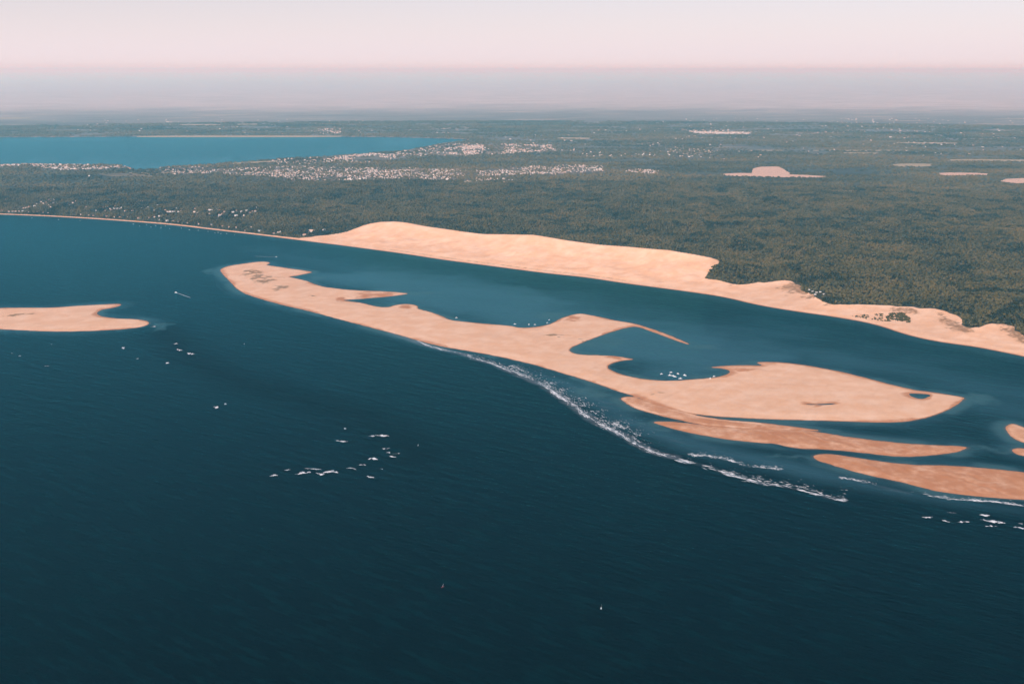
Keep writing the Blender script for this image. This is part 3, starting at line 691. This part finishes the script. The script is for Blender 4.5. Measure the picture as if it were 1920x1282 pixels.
# the rest of the far towns: past counting, one mass
rest = [q for q in town_pts if q not in sel]
Vs, Fs, Ms = [], [], []
bx = np.array([(-1, -1, 0), (1, -1, 0), (1, 1, 0), (-1, 1, 0), (-1, -1, 1), (1, -1, 1), (1, 1, 1), (-1, 1, 1), (-1.06, 0, 1.35), (1.06, 0, 1.35)], float)
fx = [(0, 1, 5, 4), (1, 2, 6, 5), (2, 3, 7, 6), (3, 0, 4, 7), (4, 5, 9, 8), (6, 7, 8, 9), (5, 6, 9, 9), (7, 4, 8, 8)]
zr = relief(np.array([q[0] for q in rest]), np.array([q[1] for q in rest]))[0]
tri_F = []
for i, q in enumerate(rest):
    rr_ = math.hypot(q[0], q[1]); big = 1.0 + (rr_ > 13500) * 0.6 + (rr_ > 17000) * 0.9
    w = RNG.uniform(3.5, 7.5) * big; d = RNG.uniform(3.5, 5.5) * big; h = RNG.uniform(4, 8.5) * (1 + 0.3 * (big > 1)); a = RNG.uniform(-.5, .5)
    v = bx * (w, d, h); c_, s_ = math.cos(a), math.sin(a)
    Vs.append(np.stack([q[0] + v[:, 0] * c_ - v[:, 1] * s_, q[1] + v[:, 0] * s_ + v[:, 1] * c_, zr[i] + v[:, 2]], 1))
    wm = RNG.choice([0, 1, 1, 2, 2]); rm = 3 + RNG.choice([0, 0, 1, 1, 2])
    for j, f in enumerate(fx):
        b0 = i * 10
        tri_F.append((f[0] + b0, f[1] + b0, f[2] + b0)); Ms.append(wm if j < 4 or j > 5 else rm)
        if f[3] != f[2]: tri_F.append((f[0] + b0, f[2] + b0, f[3] + b0)); Ms.append(wm if j < 4 else rm)
tag(link('far_town', mesh_np('far_town', np.concatenate(Vs), np.array(tri_F), M_WALL + M_ROOF, False, None, Ms)),
    'mass of pale houses and roofs of the far towns along the bay', 'town', kind='stuff')
HXY = np.array(HOUSE_XY)

# ------------------------------------------------------------------ pine forest
def gn_forest(name, P, scl, rot, tone, label):
    me = bpy.data.meshes.new(name); me.vertices.add(len(P)); me.vertices.foreach_set('co', P.astype(np.float32).ravel())
    a = me.attributes.new('scl', 'FLOAT_VECTOR', 'POINT'); a.data.foreach_set('vector', scl.astype(np.float32).ravel())
    a = me.attributes.new('rotz', 'FLOAT', 'POINT'); a.data.foreach_set('value', rot.astype(np.float32))
    a = me.attributes.new('tone', 'FLOAT', 'POINT'); a.data.foreach_set('value', tone.astype(np.float32))
    me.materials.append(M_PINES)
    o = link(name, me)
    g = bpy.data.node_groups.new(name + '_nodes', 'GeometryNodeTree')
    g.interface.new_socket('Geometry', in_out='INPUT', socket_type='NodeSocketGeometry')
    g.interface.new_socket('Geometry', in_out='OUTPUT', socket_type='NodeSocketGeometry')
    N = g.nodes; L = g.links
    gi = N.new('NodeGroupInput'); go = N.new('NodeGroupOutput')
    join = N.new('GeometryNodeJoinGeometry')
    for sd in range(4):
        ic = N.new('GeometryNodeMeshIcoSphere'); ic.inputs['Radius'].default_value = 1.0; ic.inputs['Subdivisions'].default_value = 2
        nz = N.new('ShaderNodeTexNoise'); nz.noise_dimensions = '4D'; nz.inputs['W'].default_value = sd * 3.7; nz.inputs['Scale'].default_value = 1.9; nz.inputs['Detail'].default_value = 1.0
        ps = N.new('GeometryNodeInputPosition'); L.new(ps.outputs[0], nz.inputs['Vector'])
        mr = N.new('ShaderNodeMapRange'); L.new(nz.outputs['Fac'], mr.inputs['Value'])
        mr.inputs['From Min'].default_value = .3; mr.inputs['From Max'].default_value = .7; mr.inputs['To Min'].default_value = .55; mr.inputs['To Max'].default_value = 1.25
        vm = N.new('ShaderNodeVectorMath'); vm.operation = 'SCALE'; L.new(ps.outputs[0], vm.inputs[0]); L.new(mr.outputs[0], vm.inputs['Scale'])
        sp = N.new('GeometryNodeSetPosition'); L.new(ic.outputs['Mesh'], sp.inputs['Geometry']); L.new(vm.outputs[0], sp.inputs['Position'])
        sm_ = N.new('GeometryNodeSetMaterial'); sm_.inputs['Material'].default_value = M_PINES; L.new(sp.outputs[0], sm_.inputs['Geometry'])
        g2 = N.new('GeometryNodeGeometryToInstance'); L.new(sm_.outputs[0], g2.inputs[0]); L.new(g2.outputs[0], join.inputs[0])
    io = N.new('GeometryNodeInstanceOnPoints'); io.inputs['Pick Instance'].default_value = True
    rv = N.new('FunctionNodeRandomValue'); rv.data_type = 'INT'; rv.inputs['Min'].default_value = 0; rv.inputs['Max'].default_value = 3
    L.new([s for s in rv.outputs if s.enabled][0] if any(s.enabled for s in rv.outputs) else rv.outputs[2], io.inputs['Instance Index'])
    na = N.new('GeometryNodeInputNamedAttribute'); na.data_type = 'FLOAT_VECTOR'; na.inputs['Name'].default_value = 'scl'
    nr = N.new('GeometryNodeInputNamedAttribute'); nr.data_type = 'FLOAT'; nr.inputs['Name'].default_value = 'rotz'
    cx = N.new('ShaderNodeCombineXYZ')
    L.new(na.outputs[0], io.inputs['Scale']); L.new(nr.outputs[0], cx.inputs['Z']); L.new(cx.outputs[0], io.inputs['Rotation'])
    L.new(gi.outputs[0], io.inputs['Points']); L.new(join.outputs[0], io.inputs['Instance']); L.new(io.outputs[0], go.inputs[0])
    md = o.modifiers.new('canopy', 'NODES'); md.node_group = g
    tag(o, label, 'forest', kind='stuff')
    return o

def scatter(n, r0, r1, power):
    """random points in the fan of land in view, denser near by"""
    u = RNG.random(n); r = (r0 ** power + u * (r1 ** power - r0 ** power)) ** (1 / power)
    a = R(1) * RNG.uniform(-29, 29, n)
    return r * np.sin(a), r * np.cos(a)
def wooded(X, Y, clear_houses=True):
    z, a = relief(X, Y)
    ok = (a['d'] > 30) & (a['sand'] < 0.25) & (a['t'] > a['te'] + 4)
    for f in FIELD_W: ok &= sdf(f, X, Y, 60.0) < 2
    for tw, (o_, c_, g_) in zip(TOWN_W, TOWNS):
        ins = sdf(tw, X, Y, 60.0) > 0
        ok &= ~(ins & (RNG.random(X.shape) < 0.2 + 0.5 * g_))
    if clear_houses:
        near = np.zeros(X.shape, bool)
        m = (Y > 7000) & (X < -400) | (Y < 5600) & (X > 1000)
        xi, yi = X[m], Y[m]; nn = np.zeros(xi.shape, bool)
        for hx, hy in HXY[np.hypot(HXY[:, 0], HXY[:, 1]) < 10500]:
            nn |= ((np.abs(xi - hx) < 13) & (yi < hy + 7) & (yi > hy - 105))
        near[m] = nn; ok &= ~near
    # forest tracks
    for (ax, ay, bx_, by_) in ((1500, 6500, 2600, 7600), (-100, 7900, 1700, 8600), (600, 7200, 2300, 6100), (-1500, 9000, 800, 10300), (2100, 5600, 3300, 7900), (900, 8200, 3600, 9400), (-600, 7700, -200, 9800)):
        ex, ey = bx_ - ax, by_ - ay; t_ = np.clip(((X - ax) * ex + (Y - ay) * ey) / (ex * ex + ey * ey), 0, 1)
        ok &= np.hypot(X - ax - t_ * ex, Y - ay - t_ * ey + 25 * np.sin(t_ * 21)) > 10
    return ok, z, a
def tones(X, Y, n):
    t = 0.52 + (fbm(X / 210, Y / 260, 101, 4) - 0.5) * 0.95 + RNG.normal(0, 0.19, n)
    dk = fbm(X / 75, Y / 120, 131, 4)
    t = t - sstep(0.58, 0.68, dk) * 0.45            # dark evergreen stands, with forest shadow patches painted into the tone too
    return np.clip(t, 0.02, 1)
X, Y = scatter(270000, 4300, 10800, 1.35)
ok, z, a = wooded(X, Y); X, Y, z = X[ok], Y[ok], z[ok]
n_ = len(X); rad = RNG.uniform(3.4, 8.0, n_) * (0.92 + 0.25 * sstep(6000, 10500, np.hypot(X, Y)))
edge = np.clip((a['t'][ok] - a['te'][ok]) / 120, 0.35, 1)
hh = RNG.uniform(6, 18, n_) * (0.45 + 0.55 * edge)
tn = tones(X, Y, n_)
keep_big = np.hypot(X, Y).argsort()
front_i = [i for i in keep_big[:12000] if abs(X[i] / Y[i]) < 0.47][::32][:160]
mask = np.ones(n_, bool); mask[front_i] = False
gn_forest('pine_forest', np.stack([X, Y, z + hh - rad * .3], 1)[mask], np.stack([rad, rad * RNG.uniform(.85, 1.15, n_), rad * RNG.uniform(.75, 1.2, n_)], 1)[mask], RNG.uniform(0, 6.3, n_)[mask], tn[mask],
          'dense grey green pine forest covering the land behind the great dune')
print('TREES', n_)
FX, FY, FZ, FR, FH = X[front_i], Y[front_i], z[front_i], rad[front_i], hh[front_i]
X, Y = scatter(100000, 10600, 24000, 1.0)
ok, z, a = wooded(X, Y, False); 
tn = 0.58 + (fbm(X / 900, Y / 500, 141, 4) - 0.5) * 1.3
ok &= RNG.random(len(X)) < sstep(0.25, 0.5, fbm(X / 800, Y / 450, 151, 3))
X, Y, z, tn = X[ok], Y[ok], z[ok], tn[ok]; n_ = len(X)
rad = RNG.uniform(9, 22, n_) * (np.hypot(X, Y) / 13000)
gn_forest('far_forest', np.stack([X, Y, z + 3], 1), np.stack([rad, rad * RNG.uniform(.8, 1.4, n_), np.clip(rad * .6, 7, 12)], 1), RNG.uniform(0, 6.3, n_), np.clip(tn + RNG.normal(0, .12, n_), 0.02, 1),
          'far woods and plantations fading into haze on the plain', )

# single pines of the front of the wood
def lumpy(name, mat, seed, flat):
    bm = bmesh.new(); rs = random.Random(seed)
    for k in range(9):
        a = rs.uniform(0, 6.28); rr_ = rs.uniform(0.1, .75) if k else 0
        c = Vector((math.cos(a) * rr_, math.sin(a) * rr_, rs.uniform(-.25, .3) * flat)); q = rs.uniform(.32, .55)
        r_ = bmesh.ops.create_icosphere(bm, subdivisions=1, radius=q)
        for v in r_['verts']: v.co = c + Vector((v.co.x, v.co.y, v.co.z * flat)) * rs.uniform(.8, 1.2)
    me = bpy.data.meshes.new(name); bm.to_mesh(me); bm.free(); me.materials.append(mat); return me
CROWNS = [lumpy('crown', M_NEEDLE, s, .75) for s in range(4)]
def trunk_mesh():
    bm = bmesh.new(); prev = None
    for i, (zz, rr_) in enumerate(((-1.5, .42), (2, .34), (6, .27), (9.5, .18))):
        ring = [bm.verts.new((math.cos(t) * rr_ + .1 * i, math.sin(t) * rr_, zz)) for t in np.linspace(0, 6.283, 7)[:-1]]
        if prev:
            for j in range(6): bm.faces.new((prev[j], prev[(j + 1) % 6], ring[(j + 1) % 6], ring[j]))
        prev = ring
    bm.faces.new(prev)
    me = bpy.data.meshes.new('trunk'); bm.to_mesh(me); bm.free(); me.materials.append(M_BARK); return me
TRUNK = trunk_mesh()
for i in range(len(front_i)):
    e = bpy.data.objects.new('pine_tree', None); COL.objects.link(e); e.location = (FX[i], FY[i], FZ[i]); e.rotation_euler = (0, 0, random.uniform(0, 6.28))
    tag(e, 'grey green pine at the near front of the forest on the right', 'tree', 'pines at the near front of the forest')
    t_ = link('trunk', TRUNK, e); t_.scale = (1, 1, FH[i] / 10.0)
    c_ = link('crown', CROWNS[i % 4], e, (0.25, 0, FH[i])); c_.scale = (FR[i], FR[i], FR[i])

# scrub on the beach at the right and on the foredune
q = unpoly([(1590, 589), (1625, 590), (1690, 590), (1712, 597), (1706, 605), (1660, 601), (1610, 594)], 8.0)
lo, hi = q.min(0), q.max(0); x = RNG.uniform(lo[0], hi[0], 2600); y = RNG.uniform(lo[1], hi[1], 2600)
px_, _ = proj(x, y, 8.0)
ok = (sdf(q, x, y, 50.0) > 0) & (RNG.random(2600) < 0.22 + 0.75 * sstep(1620, 1700, px_)) & (fbm(x / 30, y / 30, 161, 2) > 0.42)
x, y = x[ok], y[ok]; z = relief(x, y)[0]; n_ = len(x); rad = RNG.uniform(1.5, 4.2, n_)
o = gn_forest('dune_scrub', np.stack([x, y, z + rad * .4], 1), np.stack([rad, rad, rad * .8], 1), RNG.uniform(0, 6, n_), np.clip(RNG.normal(.38, .15, n_), .05, 1), 'dark green scrub patch on the sand above the right beach')
o['category'] = 'scrub'

# ------------------------------------------------------------------ boats
def loft(name, stations, mat):
    bm = bmesh.new(); prev = None
    for st in stations:
        ring = [bm.verts.new(v) for v in st]
        if prev:
            for j in range(len(ring)): bm.faces.new((prev[j], prev[(j + 1) % len(ring)], ring[(j + 1) % len(ring)], ring[j]))
        else: bm.faces.new(ring[::-1])
        prev = ring
    bm.faces.new(prev); bmesh.ops.recalc_face_normals(bm, faces=bm.faces)
    me = bpy.data.meshes.new(name); bm.to_mesh(me); bm.free(); me.materials.append(mat); return me
def hull_mesh(L, B, mat):
    st = []
    for t, w, ke, sh_ in ((0, .82, -.25, 1.0), (.15, .95, -.4, 1.0), (.45, 1.0, -.45, 1.1), (.7, .82, -.4, 1.3), (.88, .45, -.2, 1.55), (1.0, .04, .5, 1.75)):
        x_ = (t - .5) * L; w_ = w * B / 2
        st.append([(x_, -w_, sh_), (x_, -w_ * .85, .2), (x_, 0, ke), (x_, w_ * .85, .2), (x_, w_, sh_), (x_, 0, sh_ + .05)])
    return loft('hull', st, mat)
def box_mesh(name, x0, x1, w0, w1, z0, z1, mat, rake=0.5):
    st = [[(x0, -w0, z0), (x0, w0, z0), (x0 + rake * .3, w0 * .85, z1), (x0 + rake * .3, -w0 * .85, z1)], [(x1, -w1, z0), (x1, w1, z0), (x1 - rake, w1 * .8, z1), (x1 - rake, -w1 * .8, z1)]]
    return loft(name, st, mat)
HULL = hull_mesh(11, 3.8, M_GEL); CABIN = box_mesh('cabin', -2.6, 2.6, 1.35, 1.1, 1.12, 3.0, M_GEL, 1.0); WIN = box_mesh('windows', -2.3, 2.62, 1.40, 1.08, 1.75, 2.45, M_GLASS, .35)
FLY = box_mesh('flybridge', -2.2, 0.8, 1.1, 1.0, 3.0, 3.8, M_GEL, .3)
def motor_boat(px, py, rz, sc, label, group=None, cat='boat', parts=True):
    x, y = unproj(px, py)
    e = bpy.data.objects.new('motor_boat', None); COL.objects.link(e); e.location = (x, y, 0); e.rotation_euler = (0, 0, rz); e.scale = (sc,) * 3
    tag(e, label, cat, group)
    link('hull', HULL, e); link('cabin', CABIN, e)
    if parts: link('windows', WIN, e); link('flybridge', FLY, e)
    return e
GL = 'boats anchored together in the lower lagoon of the long sandbank'
for i, (a, c_) in enumerate([(1240.6, 701.5), (1258, 698.5), (1256, 704), (1262, 705), (1265.6, 706.5), (1271, 701), (1284, 704), (1275.6, 710)]):
    lab = {0: 'white boat anchored apart at the left of the lagoon boat cluster', 1: 'white boat at the top of the lagoon boat cluster', 6: 'white boat at the far right of the lagoon boat cluster', 7: 'white boat nearest the sand at the bottom of the lagoon boat cluster',
           5: 'white boat at upper right in the middle of the lagoon boat cluster'}.get(i, 'white boat in the tight row at the centre of the lagoon boat cluster')
    motor_boat(a, c_, random.uniform(-.9, .5) + (3.1 if i % 2 else 0), random.uniform(1.0, 1.25), lab, GL)
motor_boat(1339, 706, .3, 1.0, 'white boat anchored just off the right end of the lower lagoon')
motor_boat(1332, 709.5, .9, 1.0, 'white boat with its bow on the sand at the right end of the lower lagoon')
motor_boat(856, 596, .2, 1.1, 'lone white boat close to the sand in the upper lagoon')
motor_boat(965.5, 608, .1, 1.1, 'white boat anchored leftmost off the brown wet sand spit')
motor_boat(992, 608.5, 1.2, 1.0, 'white boat second from the left off the brown wet sand spit')
motor_boat(1003, 609, .2, 1.0, 'white boat third from the left off the brown wet sand spit')
motor_boat(1026, 605.5, .2, 0.8, 'small boat nearest the tip of the brown wet sand spit')
motor_boat(1030, 600, .6, 0.8, 'small boat furthest out off the brown wet sand spit')
motor_boat(330, 549, 2.7, 1.5, 'white motor boat under way with a wake between the two sandbanks')
motor_boat(518, 482, .1, 1.0, 'small motor boat running past the top of the long sandbank')
for i, (a, c_) in enumerate([(250, 420.5), (262, 424), (275, 422), (283, 426), (292, 423.5), (302, 427), (310, 424), (318, 429), (340, 428), (355, 431), (372, 432), (390, 434), (403, 437), (409, 436), (414, 438), (425, 438), (440, 441), (60, 409), (110, 412), (150, 414)]):
    motor_boat(a, c_, random.uniform(-1, 1), random.uniform(.6, .8), 'tiny boat moored off the narrow beach at the left', 'boats moored off the left beach', parts=False)

def wake(px0, py0, px1, py1, w, label):
    a, c_ = unproj(px0, py0), unproj(px1, py1); d_ = c_ - a; L = np.hypot(*d_); d_ /= L; nrm = np.array((-d_[1], d_[0]))
    V, F = [], []; n_ = 40
    for i in range(n_ + 1):
        t_ = i / n_; p_ = a + d_ * L * t_; ww = w * (0.35 + t_) * (1 - t_ * .75) * (0.6 + .8 * vnoise(np.array([i * .9]), np.array([0.3]), 5)[0])
        for k, (o_, z_) in enumerate(((-1, .02), (0, .22 * (1 - t_) + .05), (1, .02))): V.append((*(p_ + nrm * ww * o_), z_))
        if i: b0 = (i - 1) * 3; F += [(b0, b0 + 1, b0 + 4, b0 + 3), (b0 + 1, b0 + 2, b0 + 5, b0 + 4)]
    o = link('boat_wake', mesh_np('boat_wake', np.array(V), np.array(F), M_WAKE)); tag(o, label, 'wake')
M_WAKE = plain_mat('wake_foam', (0.30, 0.36, 0.40), 0.7, 0.2, 0.1)
wake(333, 549.5, 357, 558, 5, 'pale foam wake trailing behind the motor boat between the sandbanks')
wake(516, 482, 478, 480.5, 4, 'thin pale wake of the small motor boat past the long sandbank')

# sailing boats on the open water
SH_HULL = hull_mesh(9, 2.8, M_GEL); SH_RED = hull_mesh(9, 2.8, M_REDHULL)
def sail_mesh():
    bm = bmesh.new(); g = []
    for i in range(7):
        t_ = i / 6; zz = 2.2 + t_ * 9.3; w = 3.6 * (1 - t_) + .05
        g.append([bm.verts.new((-.1 - w * s_, .35 * math.sin(s_ * 3.14) * (1 - t_), zz)) for s_ in (0, .33, .66, 1)])
    for i in range(6):
        for j in range(3): bm.faces.new((g[i][j], g[i][j + 1], g[i + 1][j + 1], g[i + 1][j]))
    bmesh.ops.solidify(bm, geom=bm.faces[:], thickness=.04)
    me = bpy.data.meshes.new('sail'); bm.to_mesh(me); bm.free(); me.materials.append(M_SAIL); return me
SAIL = sail_mesh()
MAST = loft('mast', [[(math.cos(t) * r_, math.sin(t) * r_, zz) for t in np.linspace(0, 6.283, 7)[:-1]] for zz, r_ in ((1.0, .12), (12, .07))], M_MAST)
def sail_boat(px, py, rz, sc, label, red=False, heel=0.1):
    x, y = unproj(px, py)
    e = bpy.data.objects.new('sailing_boat', None); COL.objects.link(e); e.location = (x, y, 0); e.rotation_euler = (heel, 0, rz); e.scale = (sc,) * 3
    tag(e, label, 'sailboat')
    link('hull', SH_RED if red else SH_HULL, e); link('mast', MAST, e); link('sail', SAIL, e)
sail_boat(830, 1100, 0.9, .85, 'small leaning pale sail with reddish hull alone on the dark water at the bottom', True, 0.3)
sail_boat(1127, 1140, 1.45, .8, 'thin upright pale sail on the dark water at the bottom right')
sail_boat(784, 835, 1.3, .6, 'tiny pale sail just right of the curved line of whitecaps')
sail_boat(458, 645, 1.4, .6, 'tiny pale sail left of the long sandbank on open blue water')

# ------------------------------------------------------------------ breaking waves and surf
def wave_mesh(L, Wd, seed, bright=1.0):
    """one breaking crest: a low ridge of foam torn into holes and tatters, all hanging together along the crest"""
    rs = np.random.default_rng(seed); nu, nv = 48, 14
    u, v = np.meshgrid(np.linspace(0, 1, nu), np.linspace(-1, 1, nv))
    ph = rs.uniform(0, 9); x_ = (u - .5) * L; mid = Wd * .35 * np.sin(u * 3.2 + ph) + Wd * .25 * (vnoise(u * 7, v * 0, seed) - .5)
    y_ = mid + v * Wd * .75
    env = np.sin(np.pi * np.clip(u, 0.001, .999)) ** .5 * (0.35 + .9 * vnoise(u * 6 + seed, v * 0, seed + 3))
    body = env - np.where(v < 0, 1.5 * np.abs(v), .85 * np.abs(v)) + (fbm(x_ / 5.0, y_ / 3.0, seed, 3) - .5) * 1.5
    hgt = .05 + np.clip(env * np.exp(-((v + .15) / .3) ** 2), 0, 1) * .8
    core = np.abs(v + 0.08) < .09
    keepv = (body > 0.12)
    cell = (keepv[:-1, :-1] & keepv[1:, 1:]) | core[:-1, :-1]
    lab = core[:-1, :-1].copy()
    for _ in range(40):
        g = lab.copy(); g[1:] |= lab[:-1]; g[:-1] |= lab[1:]; g[:, 1:] |= lab[:, :-1]; g[:, :-1] |= lab[:, 1:]
        g &= cell
        if (g == lab).all(): break
        lab = g
    idx = np.arange(nu * nv).reshape(nv, nu)
    F = np.stack([idx[:-1, :-1][lab], idx[:-1, 1:][lab], idx[1:, 1:][lab], idx[1:, :-1][lab]], 1)
    jx = rs.uniform(-.4, .4, u.shape) * L / nu
    V, F, A = compact(np.stack([(x_ + jx).ravel(), y_.ravel(), hgt.ravel()], 1), F, dict(froth=np.clip(body, 0, 1).ravel() * bright))
    return mesh_np('breaking_wave', V, F, M_FOAM, True, A)
WAVES = [  # pixel centre, length and depth in pixels, label
    (710, 818, 36, 8, 'largest white breaking crest at the top of the curved line of whitecaps'),
    (724, 840, 14, 6, 'whitecap right below the largest crest of the curved line'), (728, 849, 9, 4, 'small whitecap in the right bend of the curved line'),
    (736, 856, 14, 4, 'whitecap at the lower right bend of the curved line'), (742, 850.5, 12, 3, 'rightmost small whitecap of the curved line'),
    (699, 861, 18, 6, 'whitecap just inside the right bend of the curved line'), (659, 879, 20, 7, 'whitecap between the bend and the long foam of the curved line'),
    (678, 872, 16, 4, 'thin whitecap left of the bend of the curved line'), (620, 886, 28, 8, 'long broken foam in the middle of the lower curved line'), (600, 888, 18, 6, 'foam patch left of the middle of the lower curved line'),
    (568, 887, 26, 10, 'brightest thick foam patch near the left end of the curved line'), (587, 879, 34, 3, 'thin foam streak above the brightest foam patch'),
    (538, 881, 10, 4, 'small whitecap above the left end of the curved line'), (513, 892, 14, 5, 'last small whitecap at the left end of the curved line'),
    (695, 894, 18, 4, 'lone whitecap below the curved line'), (715, 879, 10, 3, 'faint small whitecap below the right bend'),
    (640, 826.5, 24, 4, 'slanting thin whitecap left of the largest crest'), (647, 803, 6, 4, 'tiny white speck above the slanting whitecap'),
    (405, 763, 11, 6, 'bright whitecap alone on the left open water'), (423, 757, 6, 4, 'tiny whitecap beside the bright one on the left open water'),
    (229.5, 653, 8, 5, 'bright round whitecap below the left sandbank'), (287, 613, 8, 4, 'small whitecap off the tip of the left sandbank'),
    (97, 645, 10, 3, 'faint whitecap below the middle of the left sandbank'), (23, 662, 9, 3, 'faint whitecap at the left edge, upper of a pair'), (37, 667, 9, 4, 'faint whitecap at the left edge, lower of a pair'),
    (88, 686, 15, 4, 'faint long whitecap far left below the sandbank'), (257, 673, 9, 4, 'faint whitecap right below the bright round one'),
    (328, 645, 10, 4, 'small whitecap at the top of the cluster right of the left sandbank'), (337, 656, 13, 5, 'whitecap in the middle of the cluster right of the left sandbank'),
    (358, 663, 16, 5, 'brightest whitecap at the right of the cluster off the left sandbank'), (315, 680, 9, 4, 'small whitecap at the bottom of the cluster off the left sandbank'),
    (1738, 969, 20, 5, 'leftmost whitecap of the group at the lower right'), (1774, 977, 12, 5, 'round whitecap in the group at the lower right'), (1785, 961, 26, 4, 'slanting faint foam at the top of the lower right group'),
    (1806, 978, 22, 5, 'foam patch left of centre in the lower right group'), (1846, 965, 18, 6, 'whitecap at the top centre of the lower right group'), (1862, 977, 40, 9, 'widest foam patch of the lower right group'),
    (1860, 987, 22, 5, 'whitecap below the widest foam patch at the lower right'), (1912, 990, 20, 6, 'whitecap at the right edge of the picture, lower right'), (1914, 981, 14, 4, 'faint foam at the right edge above the lower whitecap')]
for i, (a, c_, w_, h_, lab) in enumerate(WAVES):
    x, y = unproj(a, c_); L = abs(unproj(a + w_, c_)[0] - x); Wd = abs(unproj(a, c_ - h_ / 2)[1] - unproj(a, c_ + h_ / 2)[1])
    k_ = 0.6 if 'faint' in lab else 1.0
    o = link('breaking_wave', wave_mesh(L * 1.1 * k_, Wd * .55 * k_, 300 + i, k_), loc=(x, y, 0), rz=random.uniform(-.25, .1)); tag(o, lab, 'wave', 'breaking waves on the open water')
def flecks(line, n, spread, l0, l1, seed, clump, shift=0.0):
    """torn foam flecks strewn along a line of surf, trailing off towards the shore"""
    rs = np.random.default_rng(seed); P = chaikin(unpoly(line), 2, False)
    sg = np.diff(P, axis=0); L = np.hypot(sg[:, 0], sg[:, 1]); acc = np.concatenate([[0], np.cumsum(L)])
    V, F, A = [], [], []
    while len(F) < n * 10:
        s_ = rs.uniform(0, acc[-1]); i = max(min(np.searchsorted(acc, s_) - 1, len(sg) - 1), 0)
        cn = vnoise(np.array([s_ / clump]), np.array([seed * 3.3]), 9)[0]
        if cn < rs.uniform(.2, .85): continue
        d_ = sg[i] / L[i]; nr = np.array((-d_[1], d_[0])); o_ = abs(rs.exponential(spread)) * (1 if rs.random() < .8 else -.45) + shift + 14 * (vnoise(np.array([s_ / 90]), np.array([seed]), 3)[0] - .5)
        c_ = P[i] + d_ * (s_ - acc[i]) + nr * o_
        l_ = rs.uniform(l0, l1) ** 1.0 * math.exp(-abs(o_ - shift) / (4 * spread)); l_ *= 1.35; w_ = l_ * rs.uniform(.07, .22); a_ = math.atan2(d_[1], d_[0]) + rs.normal(0, .16)
        b0 = len(V); ca, sa = math.cos(a_), math.sin(a_); br = np.clip(rs.normal(.75, .3) - abs(o_ - shift) / (6 * spread), .05, 1)
        V.append((c_[0], c_[1], rs.uniform(.25, .8))); A.append(br)
        for k in range(10):
            t_ = k * math.pi / 5; q_ = rs.uniform(.4, 1.35); u, v = math.cos(t_) * l_ * q_, math.sin(t_) * w_ * q_
            V.append((c_[0] + u * ca - v * sa, c_[1] + u * sa + v * ca, .04)); A.append(br * .45)
        for k in range(10): F.append((b0, b0 + 1 + k, b0 + 1 + (k + 1) % 10))
    return V, F, A
allV, allF, allA = [], [], []
for ln, n_, sp_, l0, l1, cl, sh_ in ((SURF_LINE[2:], 620, 6, 2, 11, 70, 0), (SURF_LINE[4:17], 520, 16, 1.5, 7, 40, 14), (SURF_LINE[6:16], 480, 24, 1.5, 7, 30, 40), (SURF_LINE[:8], 170, 3, 2, 8, 60, 0), (SURF_LINE[9:], 420, 10, 1.5, 9, 30, -6),
                                (SURF2, 230, 11, 2, 13, 38, 0), (SURF2[2:], 90, 20, 1.5, 6, 38, 18), (SURF3, 260, 9, 1.5, 7, 60, 0), (SURF4, 260, 6, 1.5, 8, 55, 0)):
    V, F, A = flecks(ln, n_, sp_, l0, l1, len(allV) % 97 + 1, cl, sh_); b0 = len(allV); allV += V; allA += A; allF += [tuple(i + b0 for i in f) for f in F]
tag(link('surf_foam', mesh_np('surf_foam', np.array(allV), np.array(allF), M_FOAM, True, dict(froth=np.array(allA)))), 'broken white surf foam along the ocean side of the long sandbank', 'foam', kind='stuff')

# ------------------------------------------------------------------ haze
bm = bmesh.new(); bmesh.ops.create_cube(bm, size=1.0)
HT = CAM_H + 90.0
for v in bm.verts: v.co = Vector((v.co.x * 840000, v.co.y * 840000, (v.co.z + .5) * (HT + 4) - 4))
me = bpy.data.meshes.new('haze'); bm.to_mesh(me); bm.free()
m = bpy.data.materials.new('haze_air'); m.use_nodes = True; m.node_tree.nodes.clear()
pv = m.node_tree.nodes.new('ShaderNodeVolumePrincipled'); mo = m.node_tree.nodes.new('ShaderNodeOutputMaterial')
pv.inputs['Density'].default_value = HAZE_DENSITY; pv.inputs['Color'].default_value = HAZE_COLOR; pv.inputs['Absorption Color'].default_value = (1, 1, 1, 1)
pv.inputs['Anisotropy'].default_value = 0.2
m.node_tree.links.new(pv.outputs[0], mo.inputs['Volume']); me.materials.append(m)
tag(link('haze', me), 'thin pale haze filling the air over sea and land', 'haze', kind='stuff')
